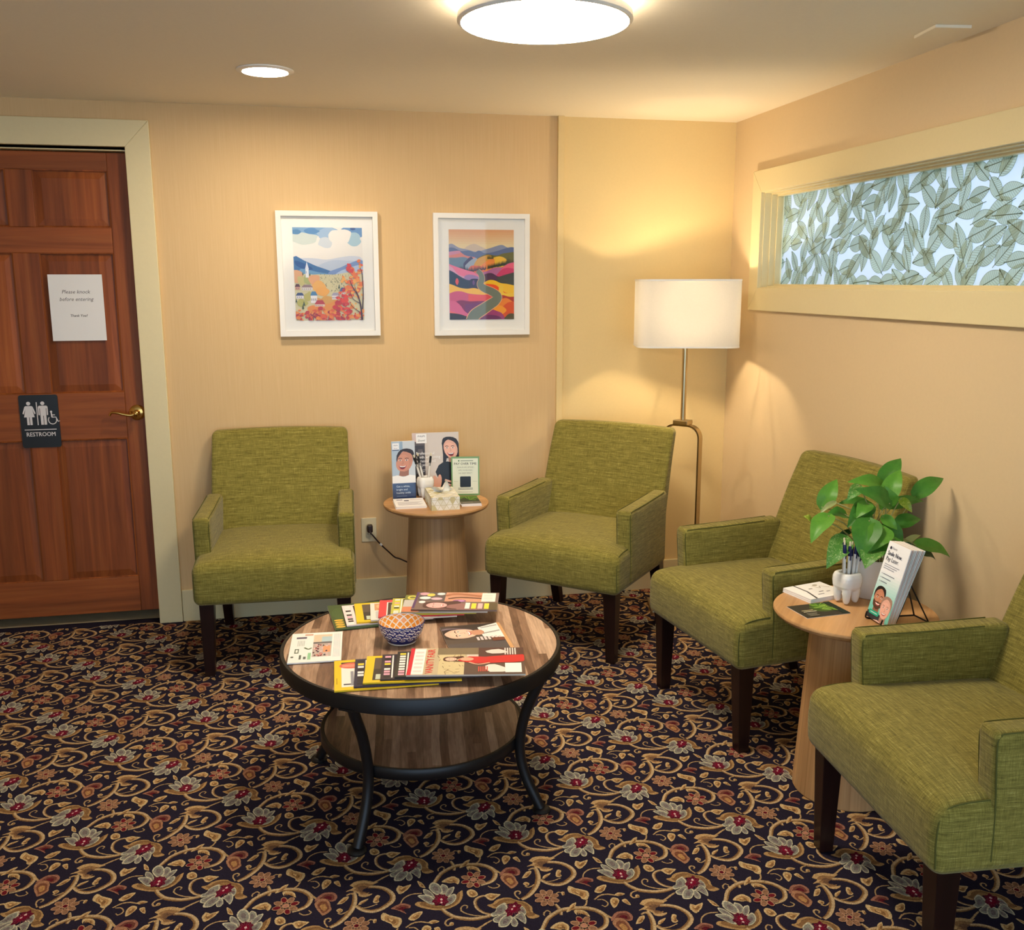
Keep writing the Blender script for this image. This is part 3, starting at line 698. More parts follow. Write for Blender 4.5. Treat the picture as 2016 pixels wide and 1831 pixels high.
# ------------------------------------------------------------------ floor lamp
LX, LY = 1.655, 4.075
la = thing('floor_lamp', 'lit brass floor lamp with rectangular white shade in the corner', 'floor lamp', (LX, LY, 0), math.radians(-14))
def rrect(hx, hy, r, n=8):
    out = []
    for cx, cy, a0 in ((hx-r, hy-r, 0), (-hx+r, hy-r, PI/2), (-hx+r, -hy+r, PI), (hx-r, -hy+r, 1.5*PI)):
        for i in range(n+1): out.append((cx+r*math.cos(a0+PI/2*i/n), cy+r*math.sin(a0+PI/2*i/n)))
    return out
def shell(outer, z0, z1, th):
    m = MB(); n = len(outer); inn = [(x*(1-th/.15), y*(1-th/.15)) for x, y in outer]
    vs = [(x, y, z0) for x, y in outer]+[(x, y, z1) for x, y in outer]+[(x, y, z1) for x, y in inn]+[(x, y, z0) for x, y in inn]
    fs = []
    for i in range(n):
        j = (i+1) % n
        for k in range(4): a, b = k*n, ((k+1) % 4)*n; fs.append((a+i, a+j, b+j, b+i))
    return m.add(vs, fs)
hw, hd = .225, .135; SZ0, SZ1 = 1.240, 1.535
shd = shell(rrect(hw, hd, .055), SZ0, SZ1, .0012).build('shade', MAT['shade'], la, smooth=True)
for z in (SZ0-.001, SZ1-.006): shell(rrect(hw+.0012, hd+.0012, .056), z, z+.007, .0035).build('shade_trim', MAT['white_frame'], shd)
sp = MB()
for a in (0, PI/2, PI, 1.5*PI): sp.tube([(.016*math.cos(a), .016*math.sin(a), 1.30), ((hw if a in (0, PI) else hd)*math.cos(a)*.985, (hw if a in (0, PI) else hd)*math.sin(a)*.985, 1.30)], .002, 6, smooth=0)
sp.build('shade_spider', MAT['nickel'], la)
MB().lathe([(.0005, .905), (.012, .905), (.012, 1.33), (.017, 1.332), (.017, 1.37), (.0005, 1.372)], 20).build('pole', MAT['nickel'], la, smooth=True, angle=40)
bl = MB().lathe([(.0005, 1.37), (.014, 1.374), (.017, 1.385), (.026, 1.405), (.028, 1.42), (.024, 1.437), (.012, 1.446), (.0005, 1.448)], 20).build('bulb', MAT['bulb'], la, smooth=True)
MB().box(-.036, .036, -.030, .030, .884, .904).xf(Matrix.Rotation(math.radians(-34), 4, 'Z')).build('bracket', MAT['nickel'], la, bevel=.003)
hp = MB()
P = [(-.088, 0, .02)]+[(-.088, 0, .2+.1*i) for i in range(6)]+[(-.088+.055*(1-math.cos(a)), 0, .825+.055*math.sin(a)) for a in [PI/2*i/8 for i in range(9)]]
P += [(.033+.055*math.sin(a), 0, .825+.055*math.cos(a)) for a in [PI/2*i/8 for i in range(9)]]+[(.088, 0, .7-.1*i) for i in range(6)]+[(.088, 0, .02)]
HR = Matrix.Rotation(math.radians(-34), 4, 'Z')
hp.ribbon(P, (0, 1, 0), .036, .008).xf(HR).build('harp_frame', MAT['nickel'], la, smooth=True, angle=40)
MB().rbox(-.13, .13, -.10, .10, 0, .022, .008, 2, 3).build('base', MAT['nickel'], la, smooth=True)
pl = bpy.data.lights.new('lamp_bulb_light', 'POINT'); pl.energy = BULB_W; pl.color = LAMPC; pl.shadow_soft_size = .03
po = link(bpy.data.objects.new('lamp_bulb_light', pl), la); po.location = (0, 0, 1.415)
bl.visible_shadow = True

# ------------------------------------------------------------------ framed pictures
def picture(name, label, x0, x1, z0, z1, art):
    W, H = x1-x0, z1-z0
    t = thing(name, label, 'framed picture', ((x0+x1)/2, BACK, (z0+z1)/2), 0, 'white framed landscape prints')
    fw = .022; f = MB()
    def bar(a, b, c, d): f.frustum([(a[0], 0, a[1]), (b[0], 0, b[1]), (c[0], 0, c[1]), (d[0], 0, d[1])], [(a[0], -.030, a[1]), (b[0], -.030, b[1]), (c[0], -.030, c[1]), (d[0], -.030, d[1])])
    o = [(-W/2, -H/2), (W/2, -H/2), (W/2, H/2), (-W/2, H/2)]; n = [(-W/2+fw, -H/2+fw), (W/2-fw, -H/2+fw), (W/2-fw, H/2-fw), (-W/2+fw, H/2-fw)]
    for k in range(4): bar(o[k], o[(k+1) % 4], n[(k+1) % 4], n[k])
    f.build('frame', MAT['white_frame'], t)
    MB().box(-W/2+fw, W/2-fw, -.012, -.006, -H/2+fw, H/2-fw).build('mat_board', MAT['mat_board'], t)
    aw, ah = .300, .402
    MB().box(-aw/2, aw/2, -.0125, -.0115, -ah/2, ah/2).build('print_sheet', MAT['paper'], t)
    art(aw, ah).build('artwork', t, frame((-aw/2, -.0127, -ah/2), (1, 0, 0), (0, 0, 1)), MAT['print_matte'], thick=.0068)
    MB().box(-W/2+fw, W/2-fw, -.0205, -.0195, -H/2+fw, H/2-fw).build('glass', MAT['glass'], t)

def art_village(W, H):
    p = Print((0, 0, W, H)); r = random.Random(5); S = lambda x, y: (x/1200*W, (1-y/1590)*H)   # sheet units, y down
    def pl(pts, col, sm=3): p.poly([S(*q) for q in pts], col, sm)
    def bl(x, y, rx, ry, col, n=9, j=.25):
        p.poly([S(x+rx*math.cos(a)*(1+r.uniform(-j, j)), y+ry*math.sin(a)*(1+r.uniform(-j, j))) for a in [2*PI*i/n for i in range(n)]], col, 2)
    p.rect(0, 0, W, H, (236, 230, 222))
    for x, y, rx, ry, c in ((120, 40, 240, 110, (120, 162, 200)), (430, 50, 330, 100, (128, 166, 204)), (620, 110, 200, 100, (160, 186, 214)), (200, 190, 260, 90, (206, 214, 206)), (1080, 60, 210, 130, (104, 144, 192)), (1040, 190, 150, 110, (168, 196, 210)), (560, 260, 120, 90, (206, 212, 218)), (60, 80, 80, 40, (86, 134, 180)), (330, 60, 120, 50, (92, 140, 190)), (1040, 20, 50, 25, (60, 84, 140)), (820, 160, 190, 140, (236, 230, 222))): bl(x, y, rx, ry, c, 11, .2)
    pl([(0, 560), (330, 520), (560, 545), (800, 505), (1020, 480), (1200, 540), (1200, 900), (0, 900)], (206, 210, 222)); pl([(380, 690), (640, 560), (900, 560), (1200, 600), (1200, 900), (380, 900)], (188, 198, 216))
    pl([(0, 498), (180, 560), (380, 650), (620, 735), (700, 790), (700, 900), (0, 900)], (62, 108, 164)); pl([(30, 560), (200, 620), (330, 700), (200, 720), (40, 640)], (38, 80, 144)); pl([(120, 700), (420, 760), (600, 800), (100, 850)], (110, 156, 196))
    pl([(600, 760), (800, 680), (1010, 590), (1200, 560), (1200, 900), (600, 900)], (120, 146, 196)); pl([(760, 760), (1000, 670), (1200, 640), (1200, 880), (700, 880)], (178, 194, 222))
    pl([(0, 860), (330, 800), (700, 800), (1200, 800), (1200, 1590), (0, 1590)], (214, 204, 160))
    for i in range(110):
        x = r.uniform(380, 960); y = r.uniform(790, 1090); s = r.uniform(7, 15); c = r.choice(((112, 116, 84), (86, 96, 76), (150, 146, 100), (168, 160, 120), (190, 176, 128)))
        p.poly([S(x-s*.6, y+s), S(x+s*.6, y+s), S(x, y-s*1.4)], c)
    for x, y, rx, ry, c in ((40, 830, 110, 110, (222, 168, 120)), (130, 900, 90, 80, (202, 190, 120)), (240, 880, 90, 80, (176, 180, 110)), (340, 880, 110, 90, (230, 168, 116)), (420, 1010, 120, 110, (238, 178, 84)), (480, 1090, 110, 90, (236, 170, 70)), (230, 1180, 70, 80, (190, 180, 96)), (120, 1290, 90, 70, (186, 180, 90)), (580, 1280, 150, 120, (214, 160, 70)), (650, 1390, 170, 130, (224, 146, 52)), (420, 1310, 80, 120, (214, 150, 60)), (330, 1440, 140, 110, (230, 140, 50))): bl(x, y, rx, ry, c, 10, .22)
    def house(x, y, w, h, wall, roof, rh, op=0):
        p.poly([S(x, y), S(x+w, y), S(x+w, y-h), S(x, y-h)], wall); p.poly([S(x-8, y-h), S(x+w+8, y-h), S(x+w*.8, y-h-rh), S(x+w*.2, y-h-rh)], roof)
        for i in range(max(1, int(w/36))):
            p.poly([S(x+12+i*34, y-h*.3), S(x+24+i*34, y-h*.3), S(x+24+i*34, y-h*.62), S(x+12+i*34, y-h*.62)], (96, 92, 110))
    house(10, 1060, 80, 50, (206, 150, 130), (96, 46, 50), 50); house(120, 1070, 190, 50, (226, 214, 206), (150, 122, 124), 46); house(20, 1210, 130, 50, (226, 220, 226), (62, 74, 120), 50)
    house(780, 1150, 130, 60, (232, 222, 214), (74, 96, 146), 66); house(640, 1230, 130, 70, (226, 218, 222), (168, 160, 180), 50); house(270, 1290, 110, 130, (238, 234, 236), (78, 130, 176), 70); house(340, 1350, 170, 40, (226, 196, 178), (186, 50, 56), 70)
    p.poly([S(196, 850), S(252, 850), S(250, 700), S(198, 700)], (238, 238, 244)); p.poly([S(190, 710), S(258, 710), S(224, 580)], (224, 228, 240)); p.poly([S(206, 780), S(216, 780), S(216, 740), S(206, 740)], (140, 150, 180))
    for i in range(330):
        q = r.random()
        if q < .34: x, y, c = r.gauss(1050, 110), r.gauss(960, 170), r.choice(((238, 150, 60), (232, 120, 46), (240, 176, 80), (226, 96, 40)))
        elif q < .56: x, y, c = r.gauss(850, 90), r.gauss(1330, 120), r.choice(((206, 44, 34), (226, 64, 36), (190, 34, 40), (236, 92, 44)))
        else: x, y, c = r.uniform(0, 1200), r.gauss(1500, 60), r.choice(((190, 44, 40), (222, 92, 34), (232, 130, 44), (164, 36, 48), (240, 150, 56)))
        if y < 660 and x < 1090: continue
        s = r.uniform(16, 44); bl(x, y, s, s*r.uniform(.6, 1), c, 6, .45)
    for x, y in ((940, 700), (985, 740), (960, 640)): bl(x, y, 46, 40, (214, 56, 44), 8, .4)
    dk = (70, 30, 36)
    for pts, w_ in (([(1160, 1590), (1140, 1350), (1100, 1180), (1010, 1020), (960, 900)], 26), ([(1170, 1400), (1190, 1100), (1180, 800), (1150, 680)], 18), ([(1130, 1300), (1010, 1220), (960, 1090)], 12), ([(1120, 1450), (1000, 1360), (940, 1260)], 10), ([(1110, 1180), (1060, 1060), (1040, 960)], 10), ([(300, 1590), (290, 1500), (270, 1440)], 8), ([(330, 1520), (300, 1570)], 6)):
        p.stroke([S(*q) for q in pts], w_/1200*W, dk, 4, lambda t: 1.2-t*.8)
    for x, y, s in ((150, 1290, 40), (20, 1240, 34), (150, 780, 24), (270, 790, 24), (770, 1000, 36), (130, 1350, 40)): p.poly([S(x-s*.5, y+s), S(x+s*.5, y+s), S(x, y-s)], (72, 84, 60))
    return p
def art_hills(W, H):
    p = Print((0, 0, W, H)); S = lambda x, y: ((x-140)/1180*W, (1-(y-95)/1630)*H)
    def pl(pts, col, sm=4): p.poly([S(*q) for q in pts], col, sm)
    def down(top, col, bot=1800): pl2 = [tuple(v) for v in catmull([(x, y, 0) for x, y in top], 5)]; p.poly([S(a[0], a[1]) for a in pl2]+[S(top[-1][0], bot), S(top[0][0], bot)], col)
    for i in range(8): p.poly([S(100, 60+i*42), S(1400, 60+i*42), S(1400, 500), S(100, 500)], (222+i, 158+i*7, 112+i*7))
    down([(380, 470), (480, 390), (600, 350), (720, 400), (900, 480)], (206, 186, 166)); down([(120, 370), (200, 352), (320, 420), (460, 450), (640, 500)], (150, 152, 176)); down([(640, 500), (900, 420), (1090, 365), (1200, 410), (1400, 470)], (138, 146, 172))
    down([(100, 430), (220, 420), (360, 480), (500, 470), (600, 500), (690, 470), (800, 520), (1000, 480), (1260, 405), (1400, 440)], (98, 112, 152))
    down([(600, 640), (800, 540), (1000, 560), (1130, 520), (1400, 480)], (112, 108, 60)); down([(100, 520), (300, 480), (440, 560), (620, 600), (640, 700)], (214, 132, 124)); down([(100, 500), (320, 475), (330, 520), (140, 560)], (206, 140, 170), 600)
    down([(100, 600), (260, 600), (420, 590), (560, 660), (600, 800)], (110, 134, 158)); down([(400, 700), (500, 600), (560, 590), (600, 700)], (76, 72, 108)); down([(430, 740), (540, 640), (640, 610), (700, 760)], (160, 172, 192)); down([(590, 720), (660, 620), (800, 560), (900, 560), (960, 700)], (214, 160, 70))
    down([(500, 800), (700, 740), (860, 640), (1000, 580), (1100, 580), (1190, 640), (1180, 760)], (238, 188, 60)); down([(500, 800), (700, 745), (850, 640), (960, 620), (960, 800)], (238, 142, 70)); down([(480, 810), (560, 740), (760, 770), (800, 860)], (226, 112, 84))
    r = random.Random(2)
    for i in range(34): x = 840+i*10.5; y = 750-i*2.2+r.uniform(-8, 8); s = r.uniform(24, 52); p.poly([S(x-9, y+50), S(x+9, y+50), S(x, y-s)], (56, 62, 46))
    for i in range(26): x = 330+i*19; y = 810-abs(i-12)*3+r.uniform(-8, 8); p.poly([S(x-11, y+40), S(x+11, y+40), S(x, y-r.uniform(20, 60))], (62, 58, 66))
    for i in range(14): x = 1180+i*12; p.poly([S(x-12, 760), S(x+12, 760), S(x, 600+r.uniform(-20, 30))], (70, 74, 46))
    for i in range(7): x = 840+i*16; p.poly([S(x-9, 620), S(x+9, 620), S(x, 545+r.uniform(-15, 15))], (84, 84, 50))
    down([(600, 880), (800, 860), (960, 780), (1100, 770), (1220, 700), (1400, 660)], (192, 92, 130)); down([(1080, 810), (1200, 720), (1400, 670)], (230, 98, 124)); down([(640, 900), (820, 840), (960, 780), (1090, 780), (1010, 900)], (176, 104, 150)); down([(1000, 910), (1100, 810), (1200, 780), (1320, 800), (1400, 840)], (206, 56, 104))
    down([(100, 700), (260, 760), (440, 820), (600, 870), (690, 960), (700, 1080)], (232, 122, 158)); down([(380, 960), (460, 910), (560, 910), (680, 960), (700, 1080)], (156, 124, 176)); down([(100, 720), (200, 780), (300, 900), (420, 950), (300, 1000)], (216, 160, 190))
    down([(700, 950), (820, 885), (920, 880), (1040, 940), (1180, 900), (1400, 840)], (84, 54, 84)); down([(1000, 960), (1180, 900), (1400, 850)], (70, 72, 66))
    down([(100, 810), (200, 850), (340, 940), (460, 1000), (580, 1010), (680, 1050)], (44, 56, 82)); down([(500, 1010), (560, 980), (680, 1000), (700, 1150)], (52, 48, 84))
    p.poly([S(280, 965), S(310, 1030), S(280, 1095), S(248, 1030)], (226, 84, 90), 3); p.poly([S(580, 1000), S(604, 1050), S(580, 1100), S(556, 1050)], (110, 72, 128), 3)
    down([(740, 1060), (860, 1005), (960, 1010), (1080, 1060), (1200, 1075), (1400, 1120)], (240, 190, 40)); down([(740, 1080), (860, 1075), (980, 1095), (1080, 1170), (1180, 1240), (1400, 1260)], (232, 84, 36)); down([(1040, 1090), (1120, 1110), (1140, 1240), (1400, 1230)], (238, 196, 60))
    down([(100, 1060), (200, 1090), (320, 1140), (460, 1160), (600, 1150), (780, 1210), (900, 1270)], (242, 190, 76)); down([(100, 1260), (240, 1210), (360, 1210), (500, 1250), (700, 1270), (940, 1270)], (204, 86, 128)); down([(480, 1260), (700, 1275), (950, 1265), (900, 1400), (500, 1400)], (226, 84, 92), 1420)
    down([(1020, 1290), (1120, 1280), (1240, 1310), (1400, 1300)], (176, 58, 46)); down([(860, 1480), (1000, 1400), (1120, 1340), (1220, 1350), (1400, 1480)], (230, 130, 44)); down([(1100, 1500), (1200, 1420), (1300, 1400), (1400, 1380)], (216, 84, 36)); down([(860, 1520), (1000, 1470), (1100, 1480), (1180, 1560), (1100, 1640)], (240, 156, 44))
    down([(220, 1410), (340, 1370), (500, 1390), (700, 1385), (860, 1390)], (132, 40, 92)); down([(420, 1440), (600, 1420), (760, 1400), (840, 1390)], (120, 48, 110)); down([(100, 1380), (240, 1390), (340, 1470), (420, 1580), (560, 1660)], (216, 100, 146)); down([(100, 1540), (260, 1600), (420, 1650), (560, 1670)], (232, 110, 120)); down([(100, 1600), (300, 1620), (460, 1670), (560, 1690)], (50, 40, 52))
    down([(740, 1600), (860, 1530), (1000, 1570), (1100, 1620), (1180, 1760)], (160, 66, 118)); down([(720, 1690), (860, 1640), (1060, 1680), (1100, 1760)], (116, 58, 104)); down([(1140, 1700), (1240, 1620), (1400, 1640)], (84, 74, 46))
    road = [(540, 1760), (600, 1640), (760, 1530), (880, 1450), (975, 1385), (1015, 1305), (925, 1225), (760, 1150), (700, 1080), (730, 990), (710, 900), (650, 830)]
    rt = lambda t: 1.25-.78*t
    p.stroke([S(*q) for q in road], 190/1180*W, (236, 180, 132), 6, rt); p.stroke([S(*q) for q in road], 168/1180*W, (118, 126, 112), 6, rt)
    return p
picture('framed_picture', 'white framed print of an autumn village with church steeple', -.126, .312, 1.289, 1.829, art_village)
picture('framed_picture', 'white framed print of a road winding through colourful hills', .558, 1.000, 1.285, 1.828, art_hills)

# ------------------------------------------------------------------ notices on the door
pn = thing('paper_notice', 'white printed paper sheet taped to the upper door panel', 'notice', (-.966, 4.420, 1.419))
MB().box(-.108, .108, -.0012, -.0004, -.1395, .1395).build('sheet', MAT['paper'], pn)
pr = Print(); g_ = (86, 82, 86)
for args, kw in ((('Please knock', 0, .060, .0155, g_), dict(shear=.25, maxw=.150)), (('before entering', 0, .029, .0155, g_), dict(shear=.25, maxw=.172)), (('Thank You!', .004, -.038, .0105, (58, 54, 58)), dict(bold=.02, shear=.2, maxw=.088))):
    pr = Print(); pr.text(*args, **kw); pr.build('lettering', pn, frame((0, -.00125, 0), (1, 0, 0), (0, 0, 1)), MAT['print_matte'])

rs = thing('restroom_sign', 'black restroom sign with white figures on the brown door', 'sign', (-1.156, 4.4205, .936), 0)
sgm = MB(); rr = rrect(.078, .1145, .010, 5); n_ = len(rr)
sgm.add([(x, 0, z) for x, z in rr]+[(x, -.004, z) for x, z in rr], [tuple(range(n_)), tuple(range(n_, 2*n_))[::-1]]+[(i, (i+1) % n_, n_+(i+1) % n_, n_+i) for i in range(n_)])
sgm.build('plate', MAT['black_plastic'], rs)
pr = Print(); wh = (226, 220, 220); K = .0001
fy = lambda y: 836+(y-850)*1.0835
def sp_(pts): return [(x*K, fy(y)*K) for x, y in pts]     # tenths of a millimetre, sign centre at 0,0
def sr_(x0, y0, x1, y1): pr.rect(x0*K, fy(y0)*K, x1*K, fy(y1)*K, wh)
cx = -405; pr.ell(cx*K, fy(800)*K, 82*K, 80*K, wh)
pr.poly(sp_([(cx-120, 700), (cx+120, 700), (cx+165, 670), (cx+265, 400), (cx+215, 372), (cx+130, 580), (cx+215, 250), (cx-215, 250), (cx-130, 580), (cx-215, 372), (cx-265, 400), (cx-165, 670)]), wh)
sr_(cx-105, -60, cx-12, 255); sr_(cx+12, -60, cx+105, 255); sr_(-100, -70, -62, 850)
cx = 160; pr.ell(cx*K, fy(800)*K, 82*K, 80*K, wh)
pr.poly(sp_([(cx-150, 705), (cx+150, 705), (cx+195, 655), (cx+195, 335), (cx+168, 318), (cx+140, 335), (cx+140, 600), (cx+118, 600), (cx+118, -60), (cx+12, -60), (cx+12, 300), (cx-12, 300), (cx-12, -60), (cx-118, -60), (cx-118, 600), (cx-140, 600), (cx-140, 335), (cx-168, 318), (cx-195, 335), (cx-195, 655)]), wh)
pr.stroke(sp_([(510+165*math.cos(a), 125+165*math.sin(a)) for a in [math.radians(q) for q in range(140, 385, 12)]]), 36*K, wh, 0)
pr.ell(480*K, fy(455)*K, 44*K, 46*K, wh); pr.stroke(sp_([(480, 430), (500, 225)]), 50*K, wh, 0); pr.stroke(sp_([(495, 235), (655, 235), (735, 55), (800, 85)]), 40*K, wh, 0); pr.stroke(sp_([(500, 325), (625, 325)]), 36*K, wh, 0)
pr.rect(-640*K, -375*K, 640*K, -342*K, wh); pr.text('RESTROOM', 0, -650*K, 185*K, wh, bold=.02, maxw=1150*K)
pr.build('raised_lettering', rs, frame((0, -.0042, 0), (1, 0, 0), (0, 0, 1)), MAT['print_matte'])

# ------------------------------------------------------------------ wall outlet with plug and cord
ou = thing('wall_outlet', 'ivory duplex wall outlet between left armchair and side table', 'outlet', (.235, BACK, .383))
MB().box(-.035, .035, -.0055, 0, -.0575, .0575).build('face_plate', MAT['ivory'], ou, bevel=.002)
for z in (.0195, -.0195):
    rc = MB().lathe([(.0005, 0), (.0165, 0), (.0165, .0022), (.0005, .0022)], 24).xf(Matrix.Translation((0, -.0055, z)) @ Matrix.Rotation(PI/2, 4, 'X')).build('receptacle', MAT['ivory'], ou)
    MB().box(-.0075, -.0055, -.0082, -.0078, z-.003, z+.006).box(.0055, .0075, -.0082, -.0078, z-.003, z+.006).build('slot', MAT['black_plastic'], rc)
co = thing('power_cord', 'dark brown cord plugged into the outlet and running behind table', 'cord', (.238, BACK-.012, .395))
MB().rbox(-.013, .013, -.03, .0, -.018, .018, .006, 2, 3).build('plug', MAT['cord'], co, smooth=True)
MB().tube([(-.006, -.026, -.006), (.012, -.034, -.03), (.045, -.035, -.072), (.085, -.032, -.115), (.112, -.03, -.142), (.135, -.03, -.151), (.185, -.034, -.178), (.26, -.05, -.225), (.32, -.06, -.29)], .0034, 8).build('cable', MAT['cord'], co, smooth=True)
MB().tube([(.043, -.035, -.070), (.052, -.035, -.079)], .0055, 8, smooth=0).build('label_tab', MAT['paper'], co)

# ------------------------------------------------------------------ printed people (flat print only)
def face(p, T, s, skin, hair, open_mouth=False, turn=0.0, shirt=(240, 240, 240), hairlong=True, beard=False, body=True, bald=False):
    """portrait in units of face height s; T maps (x right, y up) to the sheet"""
    dk = tuple(int(c*.78) for c in skin); lip = (196, 96, 96)
    E = lambda cx, cy, rx, ry, col, n=16: p.poly([T(s*(cx+rx*math.cos(a)), s*(cy+ry*math.sin(a))) for a in [2*PI*i/n for i in range(n)]], col)
    Q = lambda pts, col, sm=2: p.poly([T(s*x, s*y) for x, y in pts], col, sm)
    if hairlong: Q([(-.40, .3), (-.28, .56), (.06, .62), (.40, .5), (.50, .1), (.54, -.5), (.62, -.95), (.3, -1.1), (.1, -.6), (-.3, -.5), (-.44, -.95), (-.56, -.9), (-.46, -.3)], hair)
    if body:
        Q([(-.2, -.35), (.22, -.35), (.24, -.72), (-.22, -.72)], dk, 0); Q([(-.95, -1.5), (-.8, -.85), (-.3, -.66), (0, -.76), (.3, -.66), (.82, -.85), (.98, -1.5)], shirt)
    E(0, 0, .37, .5, skin); E(turn*.1, -.08, .31, .40, tuple(min(255, int(c*1.05)) for c in skin))
    if not bald: Q([(-.39, -.05), (-.42, .28), (-.27, .53), (.03, .60), (.32, .50), (.41, .25), (.40, -.05), (.35, .18), (.22, .36), (turn*.12, .47), (-.24, .35), (-.345, .18)], hair)
    for sx in (-.15, .16):
        x = sx+turn*.08; p.stroke([T(s*(x-.09), s*.115), T(s*x, s*.145), T(s*(x+.09), s*.115)], s*.028, hair, 3)
        E(x, .045, .07, .030, (244, 240, 236), 10); E(x, .045, .030, .030, (58, 40, 34), 10)
    p.stroke([T(s*(turn*.12+.02), s*.02), T(s*(turn*.12+.05), s*-.12), T(s*(turn*.12-.03), s*-.13)], s*.018, dk, 3)
    m = turn*.08
    if beard: Q([(-.34, -.08), (-.30, -.36), (0, -.52), (.30, -.36), (.34, -.08), (.18, -.16), (0, -.15), (-.18, -.16)], tuple(int(c*.6) for c in dk))
    Q([(m-.19, -.20), (m, -.235), (m+.19, -.20), (m+.1, -.32 if not open_mouth else -.38), (m-.1, -.32 if not open_mouth else -.38)], lip)
    if open_mouth: Q([(m-.13, -.25), (m, -.265), (m+.13, -.25), (m+.07, -.36), (m-.07, -.36)], (110, 30, 34))
    Q([(m-.15, -.212), (m, -.245), (m+.15, -.212), (m+.09, -.275), (m-.09, -.275)], (250, 248, 244))

# ------------------------------------------------------------------ posters, sign, tissues on the back side table
def standing(name, label, cat, x0, x1, y, yr, z, h, lean, th, paper=None):
    """upright sheet: lower left (x0,y) to lower right (x1,yr); returns thing, width"""
    t = thing(name, label, cat, (x0, y, z)); u = Vector((x1-x0, yr-y, 0)); W = u.length; u.normalize(); n = u.cross(Vector((0, 0, 1)))
    up = Vector((0, 0, math.cos(lean)))-n*math.sin(lean); M = frame((0, 0, 0), u, up)
    return t, W, M
# large poster
t, W, M = standing('poster', 'large tooth whitening poster with laughing dark-haired woman, behind tissue box', 'poster', .433, .646, 4.238, 4.238, SZ, .285, .10, .003); H = .285
MB().box(0, W, 0, H, -.003, 0).xf(M).build('board', MAT['paper'], t)
p = Print((0, 0, W, H)); u_ = lambda a: a*W; v_ = lambda b: b*H
p.rect(0, 0, W, H, (212, 200, 190)); p.rect(u_(.34), 0, W, H, (216, 205, 197)); p.rect(0, 0, u_(.27), v_(.86), (92, 80, 76)); p.rect(u_(.05), 0, u_(.25), v_(.80), (58, 49, 47)); p.rect(u_(.12), v_(.6), u_(.22), v_(.74), (96, 84, 80)); p.rect(0, v_(.86), u_(.09), H, (214, 192, 186))
p.poly([(u_(.55), 0), (u_(.52), v_(.2)), (u_(.6), v_(.42)), (u_(.72), v_(.5)), (W, v_(.5)), (W, 0)], (26, 24, 26), 0)
Tf = lambda x, y: (u_(.82)+x*.98-y*.16, v_(.735)+y)
face(p, Tf, .088, (230, 176, 156), (36, 26, 26), True, -.4, (28, 26, 28)); 
for x, y, w_, h_, r_ in ((.50, .20, .055, .12, .35), (.56, .21, .05, .12, -.1), (.46, .10, .06, .10, .2)): p.ell(u_(x), v_(y), w_*W, h_*H, (226, 170, 148), 12, r_)
for i in range(3): p.stroke([(u_(.68), v_(.235-i*.055)), (u_(.80), v_(.205-i*.055)), (u_(.92), v_(.18-i*.05))], .0085, (232, 182, 164), 3)
p.rect(u_(.085), v_(.835), u_(.31), v_(.985), (246, 244, 242)); p.text('PHILIPS', u_(.2), v_(.935), .0075, (54, 66, 104), bold=.015, maxw=u_(.19)); p.text('Zoom!', u_(.2), v_(.865), .0085, (60, 60, 66), bold=.01, shear=.2, maxw=u_(.17))
for i, s_ in enumerate(('Professional', 'teeth whitening', 'personalized', 'for you')): p.text(s_, u_(.08), v_(.655-.062*i), .0125, (248, 244, 240), 'L', .012, maxw=u_((.44, .56, .45, .24)[i]))
for i in range(3): p.rect(u_(.08), v_(.405-.022*i), u_(.28-.03*i), v_(.412-.022*i), (224, 220, 216))
p.build('printed_face', t, M @ Matrix.Translation((0, 0, .0002)))
MB().box(.02, W-.02, .002, .01, -.05, -.003).xf(M).build('easel_foot', MAT['white_plastic'], t)
# narrow brochures in acrylic holder
t, W, M = standing('brochure_holder', 'narrow clear holder of brochures showing smiling woman in white', 'brochure holder', .331, .4405, 4.168, 4.172, SZ, .265, .07, .003); H = .262
MB().box(.003, W-.003, .004, H, -.014, -.001).xf(M).build('brochures', MAT['paper'], t)
p = Print((.003, .004, W-.003, H)); p.rect(0, 0, W, H, (178, 196, 214)); p.rect(W*.42, H*.3, W, H, (206, 214, 222)); p.rect(W*.36, H*.8, W*.48, H, (150, 174, 198))
face(p, lambda x, y: (W*.56+x+y*.12, H*.66+y), .094, (204, 142, 118), (48, 32, 30), True, -1.1, (246, 244, 242), hairlong=False)
p.rect(0, 0, W, H*.285, (36, 58, 104)); p.rect(W*.06, H*.86, W*.33, H*.97, (244, 244, 246)); p.text('PHILIPS', W*.195, H*.925, .0042, (54, 66, 104), bold=.015, maxw=W*.22); p.text('Zoom!', W*.195, H*.875, .0045, (110, 60, 70), shear=.2, maxw=W*.2); p.rect(W*.06, H*.845, W*.33, H*.86, (70, 90, 130))
for i, s_ in enumerate(('Get a white,', 'bright and', 'healthy smile')): p.text(s_, W*.18, H*(.215-.055*i), .0088, (236, 240, 246), 'L', .006, maxw=W*(.60, .52, .68)[i])
p.rect(W*.18, H*.06, W*.6, H*.066, (150, 170, 200))
p.build('brochure_cover', t, M @ Matrix.Translation((0, 0, -.0008)))
hm = MB().box(0, W, 0, H*.99, -.018, -.016).box(0, W, 0, .003, -.016, .003).box(0, W, 0, H*.29, .001, .003).box(0, .0015, 0, H*.29, -.016, .003).box(W-.0015, W, 0, H*.29, -.016, .003)
hm.xf(M).build('clear_holder', MAT['glass'], t)
